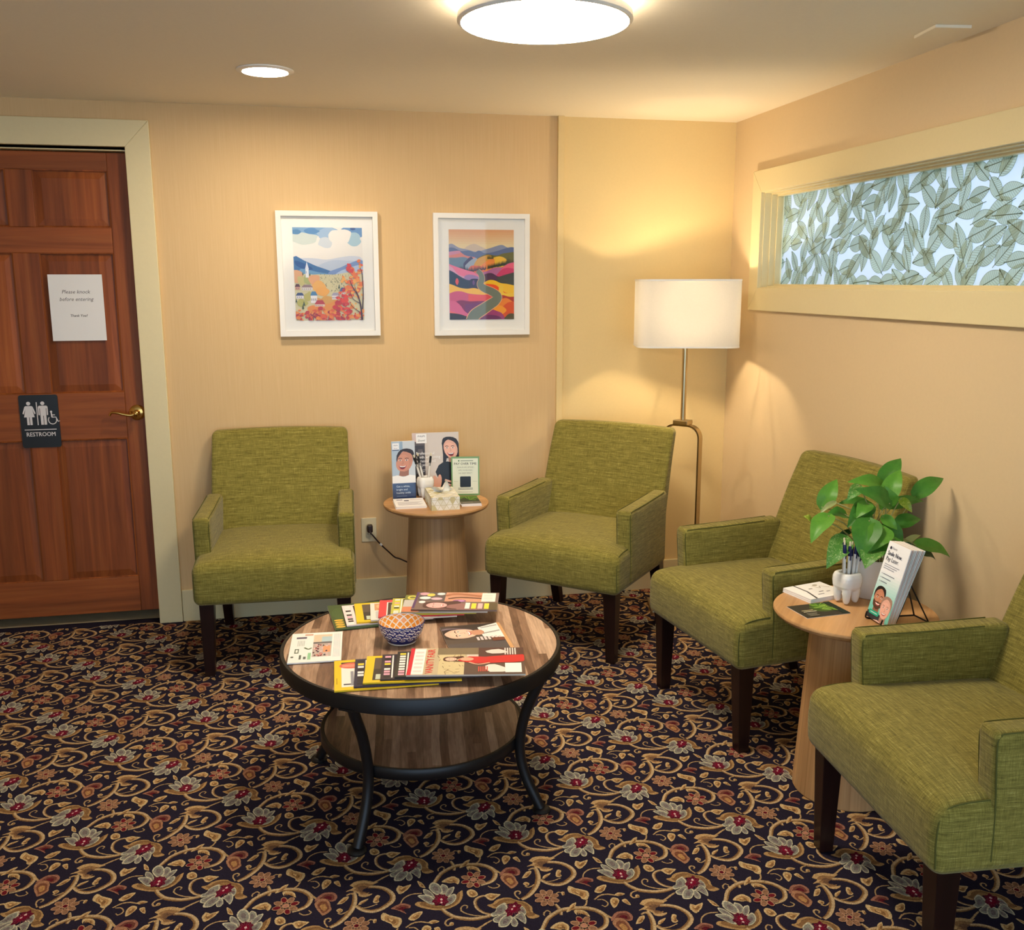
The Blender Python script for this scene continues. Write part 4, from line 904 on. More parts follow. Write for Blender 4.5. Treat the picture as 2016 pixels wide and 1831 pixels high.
# green bordered sign
t, W, M = standing('payment_sign', 'small green bordered PAY OVER TIME sign stood on the side table', 'sign', .602, .7285, 4.205, 4.188, SZ, .178, .06, .003); H = .178
MB().box(0, W, 0, H, -.004, 0).xf(M).build('board', plain('pale_green_card', (120, 160, 104), .5), t)
p = Print(); p.rect(0, 0, W, H, (122, 164, 106)); p.rect(.006, .008, W-.006, H-.008, (232, 236, 214)); p.ell(W*.27, H*.895, .0032, .0032, (40, 110, 60)); dk = (34, 40, 34)
p.rect(W*.33, H*.885, W*.78, H*.902, (110, 128, 104)); p.text('PAY OVER TIME', W*.5, H*.79, .0105, dk, bold=.016, maxw=W*.82)
for i, s_ in enumerate(('PLANS 0% APR OPTIONS', 'APPLY IN SECONDS', 'NO CREDIT IMPACT')):
    y = H*(.705-.075*i); w_ = W*(.34, .31, .27)[i]; p.poly([(W*.5+x, y+.004+z) for x, z in rrect(w_, .0052, .005, 4)], (196, 206, 180)); p.poly([(W*.5+x, y+.004+z) for x, z in rrect(w_-.0006, .0046, .0045, 4)], (232, 236, 214)); p.text(s_, W*.5, y+.0015, .0052, (70, 80, 66), maxw=w_*1.7)
p.poly([(W*.5+x, H*.355+z) for x, z in rrect(.0245, .0245, .004, 4)], (22, 26, 24)); p.rect(W*.08, H*.36, W*.24, H*.366, (170, 180, 156)); p.rect(W*.76, H*.36, W*.92, H*.366, (170, 180, 156))
for i in range(2): p.rect(W*.24, H*(.185-.03*i), W*.76, H*(.197-.03*i), (96, 104, 90))
p.rect(W*.24, H*.09, W*.76, H*.096, (150, 160, 140)); p.build('printed_face', t, M @ Matrix.Translation((0, 0, .0002)))
MB().box(.01, W-.01, 0, .004, -.045, .02).xf(M).build('foot', MAT['glass'], t)
# tissue box
tb = thing('tissue_box', 'flat white tissue box with geometric pattern and raised tissue', 'tissue box', (.476, 3.932, SZ), math.radians(.8))
bw, bd_, bh = .122, .205, .056
MB().box(0, bw, 0, bd_, 0, bh).build('carton', MAT['paper'], tb, bevel=.0012)
r4 = random.Random(4)
def tri_pattern(w, h, s):
    p = Print((0, 0, w, h)); p.rect(0, 0, w, h, (234, 230, 212))
    nx = int(w/s)+2; ny = int(h/(s*.87))+2
    for j in range(-1, ny):
        for i in range(-1, nx):
            x, y = i*s+(j % 2)*s/2, j*s*.87
            for tri in (((x, y), (x+s, y), (x+s/2, y+s*.87)), ((x+s, y), (x+1.5*s, y+s*.87), (x+s/2, y+s*.87))):
                c = r4.choice(((238, 236, 222), (226, 222, 204), (242, 240, 232), (214, 214, 208), (206, 196, 150), (232, 230, 214))); p.poly(tri, (206, 200, 168)); cx = sum(q[0] for q in tri)/3; cy = sum(q[1] for q in tri)/3
                p.poly([(cx+(q[0]-cx)*.88, cy+(q[1]-cy)*.88) for q in tri], c)
    return p
tri_pattern(bw, bh, .026).build('printed_panel', tb, frame((0, -.0003, 0), (1, 0, 0), (0, 0, 1)), MAT['print_matte'])
tri_pattern(bd_, bh, .03).build('printed_panel', tb, frame((-.0003, bd_, 0), (0, -1, 0), (0, 0, 1)), MAT['print_matte'])
tri_pattern(bw, bd_, .036).build('printed_panel', tb, frame((0, 0, bh+.0003), (1, 0, 0), (0, 1, 0)), MAT['print_matte'])
tm = MB(); vs = []; fs = []; nu, nv = 14, 9
for i in range(nu+1):
    a = i/nu
    for j in range(nv+1):
        b = j/nv; x = .022+.078*a; z = bh+b*(.014+.040*math.exp(-((a-.68)/.16)**2)+.014*math.exp(-((a-.2)/.2)**2)); y = .115+.016*math.sin(a*9+1.5*b)*(.3+b)+.028*(b-.3)*math.cos(a*5)-.045*b*b*(1-a)
        vs.append((x+.006*math.sin(b*5+a*4), y, z))
for i in range(nu):
    for j in range(nv): q = i*(nv+1)+j; fs.append((q, q+1, q+nv+2, q+nv+1))
tm.add(vs, fs); tm.add([(x, y+.004+.004*math.sin(x*90), z) for x, y, z in vs], [f[::-1] for f in fs]); tm.build('tissue', MAT['tissue'], tb, smooth=True)

# stacked papers and cards
def stack(name, label, cat, pts, z, th, n, cover, seed, group=None, mat=None):
    """pile of sheets whose lower left, lower right, upper right corners are given on the table"""
    (ax, ay), (bx, by), (cx, cy) = pts; t = thing(name, label, cat, (ax, ay, z), 0, group); u = Vector((bx-ax, by-ay, 0)); W = u.length; u.normalize(); H = Vector((cx-bx, cy-by, 0)).length; v = Vector((-u.y, u.x, 0))
    r = random.Random(seed); dz = th/n
    for i in range(n):
        d = r.uniform(-.002, .002) if i < n-1 else 0; M = frame((u.x*d, u.y*d, i*dz), u, v)
        MB().box(0, W, 0, H, 0, dz*.94).xf(M).build('sheet', mat or MAT['paper'], t)
    p = Print((0, 0, W, H)); cover(p, W, H); p.build('printed_sheet', t, frame((0, 0, th+.0002), u, v), MAT['print_matte']); return t
def cov_form(p, W, H):
    p.rect(0, 0, W, H, (242, 240, 240)); p.rect(W*.1, H*.78, W*.3, H*.86, (120, 110, 130)); p.rect(W*.34, H*.66, W*.5, H*.78, (90, 86, 96)); p.rect(W*.55, H*.82, W*.92, H*.86, (210, 170, 160))
    for i in range(5): p.rect(W*.1, H*(.5-.08*i), W*(.9-.07*(i % 3)), H*(.53-.08*i), (170, 165, 176))
stack('paper_stack', 'small pile of white printed slips before brochure holder on back table', 'paper stack', ((.331, 3.99), (.463, 3.99), (.461, 4.148)), SZ, .010, 4, cov_form, 1)
def cov_green(p, W, H):
    p.rect(0, 0, W, H, (62, 70, 50)); p.poly([(0, H*.55), (W*.3, H*.8), (W, H*.6), (W, H), (0, H)], (88, 124, 48)); r = random.Random(8)
    for i in range(26): a = r.uniform(-.5, 2.6); p.stroke([(W*.5, H*.5), (W*.5+W*.34*math.cos(a), H*.5+H*.4*math.sin(a))], .003, r.choice(((120, 160, 60), (86, 130, 50), (150, 180, 90), (60, 96, 40))), 0)
    p.rect(0, 0, W, H*.26, (104, 100, 88)); p.rect(W*.1, H*.12, W*.6, H*.15, (160, 156, 144))
stack('card_stack', 'low pile of green leafy cards before green payment sign', 'card stack', ((.612, 3.982), (.700, 3.980), (.736, 4.122)), SZ, .012, 4, cov_green, 2)
def cov_pad(p, W, H):
    p.rect(0, 0, W, H, (242, 240, 238)); p.poly([(W*.14, 0), (W*.19, 0), (W*.30, H*.5), (W*.30, H), (W*.26, H), (W*.26, H*.5)], (70, 66, 68), 0)
    p.stroke([(W*.62, H*.8), (W*.7, H*.6), (W*.78, H*.72), (W*.92, H*.55)], .004, (190, 180, 172), 4); p.ell(W*.72, H*.82, W*.06, H*.05, (168, 160, 140))
    for x, y, w_ in ((.42, .62, .1), (.5, .36, .12), (.66, .3, .1), (.36, .2, .16)): p.rect(W*x, H*y, W*(x+w_), H*(y+.035), (70, 68, 72))
    for i in range(6): p.rect(W*.4, H*(.12+.09*i), W*.94, H*(.125+.09*i), (190, 188, 190))
pdk = stack('notepad_stack', 'pile of white printed pads on the plant table behind fern postcard', 'notepad stack', ((1.450, 2.510), (1.595, 2.545), (1.566, 2.665)), SZ, .013, 5, cov_pad, 3)
def cov_fern(p, W, H):
    p.rect(0, 0, W, H, (58, 54, 42)); p.ell(W*.66, H*.62, W*.28, H*.3, (70, 92, 36), 20); r = random.Random(9)
    for bx_, by_, a0 in ((.58, .52, .5), (.72, .62, 2.2), (.62, .75, 1.2), (.8, .5, -.3)):
        for i in range(16): a = a0+(i-8)*.16; L_ = .3*W*(.6+.4*math.cos((i-8)*.2)); p.stroke([(W*bx_, H*by_), (W*bx_+L_*math.cos(a), H*by_+L_*.7*math.sin(a))], .0028, r.choice(((126, 168, 56), (96, 142, 44), (160, 190, 90), (64, 104, 38))), 0)
    p.rect(W*.86, 0, W, H, (36, 48, 36)); p.text('', 0, 0, .01, (255, 255, 255))
    for y, w_, c in ((.5, .26, (214, 200, 150)), (.4, .3, (236, 226, 190)), (.26, .24, (150, 144, 124)), (.18, .2, (150, 144, 124)), (.1, .22, (150, 144, 124))): p.rect(W*.12, H*y, W*(.12+w_), H*(y+.035), c)
stack('postcard', 'single dark postcard with green fern print near table rim', 'postcard', ((1.374, 2.392), (1.520, 2.406), (1.512, 2.512)), SZ, .0012, 1, cov_fern, 4)

# ------------------------------------------------------------------ tooth shaped pen cups and pens
def tooth(name, label, loc, rz, h, w):
    m = MB(); k = w/2
    body = [(.60, .42), (.82, .45), (.97, .56), (1.02, .72), (1.0, .86), (.90, .96), (.74, 1.0), (.60, .985), (.54, .93), (.52, .6), (.2, .56)]
    n = 40; vs = []; fs = []
    for r, z in [(.2, .40)]+body:
        for i in range(n):
            a = 2*PI*i/n; q = 1+.10*math.cos(4*(a-PI/4)); vs.append((r*q*k*math.cos(a), r*q*k*math.sin(a), z*h))
    L_ = len(body)+1
    for q in range(L_-1):
        for i in range(n): j = (i+1) % n; fs.append((q*n+i, q*n+j, (q+1)*n+j, (q+1)*n+i))
    fs.append(tuple(range(n))[::-1]); fs.append(tuple((L_-1)*n+i for i in range(n)))
    m.add(vs, fs)
    for i in range(4):
        a = PI/4+i*PI/2; c, s_ = math.cos(a), math.sin(a)
        m.tube([(.60*k*c, .60*k*s_, .80*h), (.64*k*c, .64*k*s_, .55*h), (.66*k*c, .66*k*s_, .30*h), (.62*k*c, .62*k*s_, .10*h), (.58*k*c, .58*k*s_, .004)], lambda t: k*(.40-.05*t-.20*t*t), 14)
    o = m.build(name, MAT['ceramic'], None, smooth=True)
    md = o.modifiers.new('fuse', 'REMESH'); md.mode = 'VOXEL'; md.voxel_size = .0017; md.use_smooth_shade = True
    ms = o.modifiers.new('soften', 'SMOOTH'); ms.factor = .5; ms.iterations = 9
    dg = bpy.context.evaluated_depsgraph_get(); me = bpy.data.meshes.new_from_object(o.evaluated_get(dg)); o.modifiers.clear(); o.data = me
    me.materials.clear(); me.materials.append(MAT['ceramic']); me.polygons.foreach_set('use_smooth', [True]*len(me.polygons))
    o.location = loc; o.rotation_euler = (0, 0, rz); return tag(o, label, 'pen cup')
tooth('tooth_cup', 'white ceramic molar-shaped cup holding navy pens beside the plant', (1.560, 2.499, SZ), .25, .098, .078)
tooth('tooth_cup', 'white ceramic molar-shaped cup with few pens before large poster', (.481, 4.188, SZ), .3, .098, .074)
def make_pen(barrel, clipm, label, group):
    t = thing('pen', label, 'pen', (0, 0, 0), 0, group)
    MB().lathe([(.0008, 0), (.0022, .010), (.0045, .018), (.0048, .09), (.0048, .105), (.0005, .105)], 14).build('barrel', barrel, t, smooth=True, angle=50)
    MB().lathe([(.0005, .105), (.005, .105), (.005, .132), (.0038, .136), (.0005, .136)], 14).build('cap', clipm, t, smooth=True, angle=50)
    MB().box(-.0016, .0016, .0046, .0068, .092, .134).build('clip', clipm, t, bevel=.0005)
    MB().box(-.0022, .0022, -.0052, -.0044, .03, .10).build('stripe', clipm, t)
    MB().lathe([(.0005, .136), (.0026, .136), (.0028, .148), (.002, .1495), (.0005, .1495)], 12).build('button', MAT['ivory'], t, smooth=True, angle=50)
    return t
pen0 = make_pen(MAT['white_plastic'], MAT['navy'], 'navy and white ballpoint pen standing in tooth cup by plant', 'navy pens in the tooth cup')
for i, (dx, dy, tx, ty, rz_) in enumerate(((-.014, -.006, .01, -.07, 3.4), (-.003, -.010, .02, -.02, 3.0), (.008, .006, .0, .03, 2.6), (.010, -.008, .03, .04, 3.3), (.013, .0, -.02, .10, 2.9), (.015, -.008, .03, .15, 3.5), (-.006, .010, -.03, -.03, 3.1))):
    o = pen0 if i == 0 else copy_tree(pen0)
    o.location = (1.560+dx, 2.499+dy, SZ+.050-.005*(i % 3)); o.rotation_euler = (-tx, -ty, rz_)
for i, (dx, dy, tx, ty, lab) in enumerate(((-.010, .0, .05, -.28, 'white pen leaning far left in back table tooth cup'), (-.002, .008, -.05, -.20, 'white pen leaning slightly left in back table tooth cup'), (.010, -.002, .0, .12, 'white pen with black top leaning right in back table tooth cup'))):
    o = make_pen(MAT['white_plastic'], MAT['black_plastic'], lab, 'pens in the back table cup') if i == 0 else copy_tree(o0)
    if i == 0: o0 = o
    o['label'] = lab; o.location = (.481+dx, 4.188+dy, SZ+.056); o.rotation_euler = (-tx, -ty, 3.1)

# ------------------------------------------------------------------ wire easel with leaflets
an = math.radians(15); bl_ = Vector((1.5463, 2.3684, SZ+.006)); u = Vector((-.0008, -1, 0)).normalized(); nrm = Vector((-1, .0008, 0)); up = Vector((math.sin(an), 0, math.cos(an)))
es = thing('wire_easel', 'black wire easel holding payment leaflets on the plant table', 'easel', (1.565, 2.32, SZ))
em = MB(); E_ = lambda a, b, c: tuple(bl_+u*a+up*b+nrm*c-Vector((1.565, 2.32, SZ)))
for a in (.012, .089):
    em.tube([E_(a, .018, .010), E_(a, .004, .010), E_(a, -.003, .003), E_(a, -.003, -.030), E_(a, .05, -.040), E_(a, .13, -.044)], .0024, 6, smooth=3)
em.tube([E_(.012, .13, -.044), E_(.05, .145, -.046), E_(.089, .13, -.044)], .0024, 6, smooth=4)
em.tube([E_(.05, .14, -.046), (.125, .030, .002)], .0024, 6, smooth=0); em.tube([(.125, .030, .002), (.13, -.03, .002), E_(.05, .14, -.046)], .0024, 6, smooth=0)
em.tube([E_(.012, -.003, -.026), (.125, .030, .002)], .0024, 6, smooth=0); em.tube([E_(.089, -.003, -.026), (.13, -.03, .002)], .0024, 6, smooth=0)
em.build('wire_frame', MAT['black_metal'], es, smooth=True)
W, H = .1013, .228; r6 = random.Random(6); papers = [plain('leaflet_edge_%s' % c, rgb, .7) for c, rgb in (('white', (236, 234, 232)), ('rose', (222, 202, 192)), ('aqua', (220, 224, 220)))]
for i in range(9):
    d = -.001-.0027*i; fan = .020*i/9
    t = thing('leaflet', 'Smile Now Pay Later leaflet standing foremost on wire easel' if i == 0 else 'leaflet standing behind the front one on wire easel', 'leaflet', tuple(bl_), 0, 'leaflets on the wire easel')
    b = MB(); q = [(0, 0, d-.0022), (W, 0, d-.0022), (W, 0, d), (0, 0, d)]; q2 = [(fan*.2, H-.0005*i, d-fan-.0022), (W+.0006*i, H-.0005*i, d-fan-.0022), (W+.0006*i, H-.0005*i, d-fan), (fan*.2, H-.0005*i, d-fan)]
    M = Matrix(((u.x, up.x, nrm.x, 0), (u.y, up.y, nrm.y, 0), (u.z, up.z, nrm.z, 0), (0, 0, 0, 1)))
    b.frustum(q, q2).xf(M).build('folded_sheet', papers[0] if i == 0 else papers[i % 3], t)
    if i == 0:
        p = Print((0, 0, W, H)); p.rect(0, 0, W, H, (246, 248, 252))
        for k in range(14): p.rect(0, 0, W, H*(.62-.035*k), tuple(int(a+(b2-a)*k/13) for a, b2 in zip((240, 246, 250), (128, 210, 196))))
        face(p, lambda x, y: (W*.32+x, H*.275+y), .062, (196, 134, 104), (34, 26, 24), False, .2, (58, 58, 62), hairlong=False, beard=True)
        face(p, lambda x, y: (W*.72+x, H*.195+y), .060, (232, 178, 160), (170, 134, 116), False, -.2, (240, 200, 190), hairlong=False)
        p.poly([(W*.30+x, H*.085+z) for x, z in rrect(W*.23, .006, .005, 4)], (44, 176, 148)); p.rect(W*.14, H*.08, W*.46, H*.09, (210, 240, 232))
        p.ell(W*.16, H*.93, .004, .0045, (44, 42, 64)); p.text('Cherry', W*.22, H*.922, .006, (60, 58, 76), 'L'); nv_ = (40, 40, 66)
        p.text('Smile Now.', W*.1, H*.835, .0125, nv_, 'L', .014, maxw=W*.66); p.text('Pay Later.', W*.1, H*.765, .0125, nv_, 'L', maxw=W*.58)
        for k in range(3): p.rect(W*.1, H*(.715-.026*k), W*(.80-.1*k), H*(.722-.026*k), (150, 152, 172))
        for k in range(3): p.ell(W*.12, H*(.593-.05*k), .0012, .0012, (60, 62, 84), 8); p.rect(W*.17, H*(.59-.05*k), W*(.70-.12*k), H*(.597-.05*k), (96, 98, 122))
        p.build('printed_cover', t, M @ Matrix.Translation((0, 0, .0003)), MAT['print_matte'])

# ------------------------------------------------------------------ potted plant
PX, PY = 1.672, 2.548
pp = thing('potted_plant', 'leafy green pothos plant in white ceramic pot on side table', 'potted plant', (PX, PY, SZ))
MB().lathe([(.0005, .0), (.052, 0), (.056, .004), (.064, .05), (.0715, .112), (.0725, .124), (.069, .126), (.066, .120), (.058, .05), (.0005, .05)], 48).build('pot', MAT['ceramic'], pp, smooth=True, angle=50)
MB().lathe([(.0005, .108), (.066, .106)], 32, cap=False).build('soil', MAT['soil'], pp)
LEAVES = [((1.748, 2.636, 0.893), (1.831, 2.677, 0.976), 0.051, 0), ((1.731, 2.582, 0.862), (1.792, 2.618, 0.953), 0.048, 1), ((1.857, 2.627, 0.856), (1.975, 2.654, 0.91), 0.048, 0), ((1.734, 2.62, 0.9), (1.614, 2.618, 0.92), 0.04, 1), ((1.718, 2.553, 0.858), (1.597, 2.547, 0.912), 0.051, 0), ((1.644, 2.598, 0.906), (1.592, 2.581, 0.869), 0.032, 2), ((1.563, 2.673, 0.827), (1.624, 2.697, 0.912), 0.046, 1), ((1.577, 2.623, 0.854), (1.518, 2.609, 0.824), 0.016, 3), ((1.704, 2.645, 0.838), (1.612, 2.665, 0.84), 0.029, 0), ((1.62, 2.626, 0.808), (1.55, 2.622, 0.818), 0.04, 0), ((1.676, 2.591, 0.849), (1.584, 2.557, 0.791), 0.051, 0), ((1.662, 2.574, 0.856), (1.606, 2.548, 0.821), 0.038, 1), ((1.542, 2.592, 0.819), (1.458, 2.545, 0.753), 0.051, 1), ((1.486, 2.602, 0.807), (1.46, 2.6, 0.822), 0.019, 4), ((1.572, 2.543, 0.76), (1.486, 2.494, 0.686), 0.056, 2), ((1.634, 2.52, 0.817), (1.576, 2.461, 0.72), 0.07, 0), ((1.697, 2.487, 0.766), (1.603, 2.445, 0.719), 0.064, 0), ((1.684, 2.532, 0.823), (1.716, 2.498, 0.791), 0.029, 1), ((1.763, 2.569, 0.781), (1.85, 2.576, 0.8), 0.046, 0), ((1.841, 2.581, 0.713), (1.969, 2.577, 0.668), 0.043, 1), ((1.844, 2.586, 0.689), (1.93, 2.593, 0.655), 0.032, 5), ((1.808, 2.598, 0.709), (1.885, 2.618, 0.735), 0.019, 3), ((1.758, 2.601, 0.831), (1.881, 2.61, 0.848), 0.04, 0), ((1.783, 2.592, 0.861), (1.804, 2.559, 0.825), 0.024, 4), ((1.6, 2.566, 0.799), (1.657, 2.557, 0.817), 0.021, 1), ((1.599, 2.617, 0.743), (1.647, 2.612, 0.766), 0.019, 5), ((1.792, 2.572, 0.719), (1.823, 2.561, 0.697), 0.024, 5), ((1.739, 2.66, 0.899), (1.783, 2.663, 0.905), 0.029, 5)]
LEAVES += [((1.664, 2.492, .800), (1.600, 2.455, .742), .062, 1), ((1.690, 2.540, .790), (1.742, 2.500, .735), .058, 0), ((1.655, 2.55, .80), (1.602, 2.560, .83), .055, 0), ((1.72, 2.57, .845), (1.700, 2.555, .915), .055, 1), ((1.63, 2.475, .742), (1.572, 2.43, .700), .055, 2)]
camp = Vector((0, 0, 1.53)); r5 = random.Random(5)
for bpt, tpt, wd, tone in LEAVES:
    B, T_ = Vector(bpt), Vector(tpt)
    sh_ = Vector((-.004, -.006, 0)); B += sh_; T_ += sh_
    ax = T_-B; L_ = ax.length; ax.normalize(); mid = (B+T_)/2
    nv = ((camp-mid).normalized()*.75+Vector((0, 0, .55))+Vector((r5.uniform(-.2, .2), r5.uniform(-.2, .2), 0))); nv = (nv-ax*nv.dot(ax)).normalized(); bi = nv.cross(ax)
    vs = []; fs = []; NS, ND = 14, 6
    for i in range(NS+1):
        s = i/NS
        hwid = wd*.62*(math.sin(PI*s**.62)**.85*(1.04-.12*s) if 0 < s < 1 else 0)
        if s >= .9: hwid *= 1-(s-.9)*4
        c = B+ax*(s*L_)+nv*(.13*L_*math.sin(PI*s)-.04*L_*s*s)
        back = .10*L_*max(0, 1-s*4)
        for j in range(ND+1):
            tt = j/ND*2-1
            vs.append(c+bi*(hwid*tt)+nv*(abs(tt)*hwid*.26-.05*hwid*math.sin(s*14+tt*2)*abs(tt))-ax*(back*abs(tt)))
    for i in range(NS):
        for j in range(ND): q = i*(ND+1)+j; fs.append((q, q+1, q+ND+2, q+ND+1))
    O_ = Vector((PX, PY, SZ))
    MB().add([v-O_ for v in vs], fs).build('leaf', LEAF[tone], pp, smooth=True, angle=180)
    a = r5.uniform(0, 2*PI); root = Vector((PX+.028*math.cos(a), PY+.028*math.sin(a), SZ+.107)); kn = root*.45+B*.55+Vector((0, 0, .03+.02*r5.random()))
    MB().tube([root-O_, (root*.75+kn*.25)+Vector((0, 0, .02))-O_, kn-O_, B-O_, B+ax*.02*L_-O_], .0019, 6, smooth=4).build('stem', MAT['stem'], pp, smooth=True)

# ------------------------------------------------------------------ magazines, newsletter and bowl on the coffee table
def magazine(label, cat, blp, ang, L, W, z, cover, group, body=None, th=.0046, name='magazine'):
    t = thing(name, label, cat, (blp[0], blp[1], z), math.radians(ang), group)
    MB().box(0, L, 0, W, 0, th-.0005).build('pages', body or MAT['paper'], t)
    p = Print((0, 0, L, W)); cover(p, L, W); p.build('cover', t, Matrix.Translation((0, 0, th-.0004)), thick=.0009); 
    p2 = Print(); p2.rect(0, 0, L, th, tuple(255*(x ** (1/2.2)) for x in p.c[0])); p2.build('spine', t, frame((0, -.0003, 0), (1, 0, 0), (0, 0, 1)))
    return t
side = lambda ox, oy: (lambda x, y: (ox-y, oy+x))       # reading direction turned: cover tops point to -u
def bars(p, L, W, items): [p.rect(L*a, W*b, L*c, W*d, col) for a, b, c, d, col in items]
YEL = (240, 200, 38)
def c_y1(p, L, W):
    bars(p, L, W, [(0, 0, 1, 1, YEL), (.07, .10, .95, .92, (70, 60, 54)), (.07, .10, .30, .80, (244, 240, 232)), (.09, .16, .20, .20, (70, 70, 80)), (.22, .14, .25, .5, (90, 90, 100)), (.16, .14, .19, .6, (150, 150, 160)), (.02, .2, .03, .4, (190, 150, 20))]); p.ell(L*.17, W*.80, L*.12, W*.10, (222, 108, 86))
    for i in range(3): p.rect(L*.08, W*(.76+.03*i), L*.25, W*(.772+.03*i), (244, 190, 170))
def c_mix(seed, bg):
    def f(p, L, W):
        r = random.Random(seed); p.rect(0, 0, L, W, bg)
        for i in range(9): p.rect(L*.03, W*(.06+.1*i), L*.09, W*(.13+.1*i), r.choice(((246, 214, 60), (244, 240, 236), (240, 170, 190), (30, 30, 36))))
        p.rect(L*.105, W*.05, L*.12, W*.95, (240, 236, 230)); p.rect(L*.13, W*.05, L*.15, W*.95, (40, 34, 40))
        for i in range(4): p.ell(L*.21, W*(.16+.22*i), L*.05, W*.09, r.choice(((246, 214, 60), (226, 190, 80), (240, 200, 170))), 12)
        for i in range(4): face(p, side(L*r.uniform(.3, .85), W*r.uniform(.2, .8)), .05*r.uniform(.8, 1.2), (230, 180, 160), r.choice(((50, 34, 30), (120, 80, 50), (180, 140, 90))), r.random() < .5, 0, r.choice(((200, 60, 90), (240, 240, 240), (60, 60, 100))))
        for i in range(5): p.rect(L*(.4+.1*i), W*.03, L*(.47+.1*i), W*.2, r.choice(((246, 220, 70), (240, 170, 190), (250, 250, 250), (60, 50, 54))))
    return f
def c_y2(p, L, W):
    bars(p, L, W, [(0, 0, 1, 1, YEL), (.09, .09, .94, .92, (62, 56, 50)), (.09, .5, .5, .92, (92, 80, 70)), (.12, .12, .2, .3, (206, 214, 190)), (.22, .14, .28, .26, (238, 236, 226))]); p.ell(L*.26, W*.42, L*.06, W*.1, (226, 200, 190)); p.ell(L*.26, W*.42, L*.03, W*.06, (190, 120, 120))
def c_red(p, L, W):
    bars(p, L, W, [(0, 0, 1, 1, (216, 204, 190)), (0, 0, .035, 1, (214, 38, 58)), (.035, .04, .135, .96, (246, 244, 240)), (.135, 0, .5, 1, (198, 180, 146)), (.26, 0, .48, .75, (214, 196, 150)), (.24, .74, .60, 1, (128, 112, 86)), (.48, 0, 1, .60, (96, 76, 66)), (.60, .60, 1, 1, (88, 58, 52))])
    for i in range(6): p.rect(L*.05, W*(.1+.14*i), L*.12, W*(.17+.14*i), (222, 218, 214))
    r = random.Random(3)
    for i in range(26): x, y = r.uniform(.25, .47), r.uniform(.05, .7); p.stroke([(L*x, W*y), (L*(x+r.uniform(-.05, .05)), W*(y+r.uniform(-.1, .1)))], .0014, (116, 90, 60), 0)
    p.text('VANITY FAIR', L*.215, W*.5, .021, (220, 40, 52), bold=.02, maxw=W*.96, rot=PI/2)
    face(p, side(L*.36, W*.56), .034, (228, 184, 160), (86, 50, 38), False, 0, (206, 44, 44), body=False)
    p.poly([(L*.42, W*.52), (L*.52, W*.66), (L*.66, W*.64), (L*.99, W*.72), (L*.99, W*.46), (L*.8, W*.42), (L*.6, W*.40), (L*.5, W*.44)], (206, 46, 44), 2); p.ell(L*.50, W*.56, L*.06, W*.07, (226, 168, 140)); p.stroke([(L*.52, W*.44), (L*.6, W*.36), (L*.7, W*.42)], .006, (226, 168, 140), 3)
    p.poly([(L*.66, W*.30), (L*.74, W*.36), (L*.84, W*.22), (L*.9, W*.12), (L*.7, W*.08)], (232, 226, 216), 2); p.poly([(L*.66, W*.86), (L*.78, W*.94), (L*.86, W*.8), (L*.72, W*.76)], (224, 214, 204), 2)
    for i in range(5): p.rect(L*(.60+.018*i), W*.1, L*(.61+.018*i), W*.28, (212, 84, 70)); p.rect(L*(.83+.022*i), W*.72, L*(.842+.022*i), W*.98, (224, 214, 206))
    p.rect(L*.83, W*.06, L*.97, W*.40, (248, 246, 240))
def c_woman(p, L, W):
    p.rect(0, 0, L, W, (86, 74, 66)); p.rect(0, 0, L, W*.30, (84, 78, 80)); p.poly([(0, W*.92), (L*.4, W*.98), (L, W), (L, W*.8), (L*.5, W*.74), (0, W*.72)], (72, 62, 56), 0); p.rect(L*.94, 0, L, W, (210, 160, 110))
    p.poly([(L*.60, W*.86), (L*.95, W*1.0), (L*.95, W*.42), (L*.62, W*.5)], (238, 236, 232), 0); T = side(L*.28, W*.66)
    p.poly([(0, W*.86), (L*.1, W*.92), (L*.35, W*.86), (L*.5, W*.78), (L*.2, W*.76)], (128, 112, 120), 2)
    face(p, T, .105, (232, 190, 168), (50, 38, 36), False, .2, (240, 238, 236), hairlong=False, body=False); p.poly([(L*.46, W*.74), (L*.64, W*.76), (L*.66, W*.6), (L*.48, W*.58)], (206, 150, 120), 2)
    for y in (.84, .62):
        for i in range(9): p.ell(L*(.66+.032*i), W*(y+.008*i), L*.016, W*.022, (110, 108, 108), 8); p.ell(L*(.66+.032*i), W*(y+.008*i), L*.008, W*.011, (238, 236, 232), 8)
    for i in range(7): p.rect(L*(.50+.06*i), W*.36, L*(.54+.06*i), W*(.48+.01*(i % 3)), (222, 210, 208))
    p.rect(L*.74, W*.30, L*.93, W*.42, (120, 66, 50))
def c_green(p, L, W):
    p.rect(0, 0, L, W, (62, 86, 50)); p.ell(L*.12, W*.62, L*.1, W*.25, (72, 98, 56))
    for i in range(4): p.ell(L*.075, W*(.10+.085*i), L*.055, W*.036, (236, 192, 72), 14); p.ell(L*.08, W*(.10+.085*i), L*.03, W*.014, (200, 150, 50), 12)
def c_white(p, L, W):
    bars(p, L, W, [(0, 0, 1, 1, (232, 226, 218)), (.05, .55, .3, .95, (214, 160, 120)), (.06, .1, .16, .5, (196, 196, 196)), (.2, .06, .4, .3, (120, 60, 60)), (.4, .3, .9, .9, (90, 110, 120))]); p.ell(L*.15, W*.78, L*.08, W*.14, (230, 190, 150))
def c_redt(p, L, W):
    bars(p, L, W, [(0, 0, 1, 1, (222, 66, 76)), (.09, .06, .96, .86, (242, 236, 230)), (.105, .08, .95, .84, (74, 56, 48)), (.14, .14, .16, .7, (190, 180, 170)), (.2, .14, .215, .6, (150, 138, 128))])
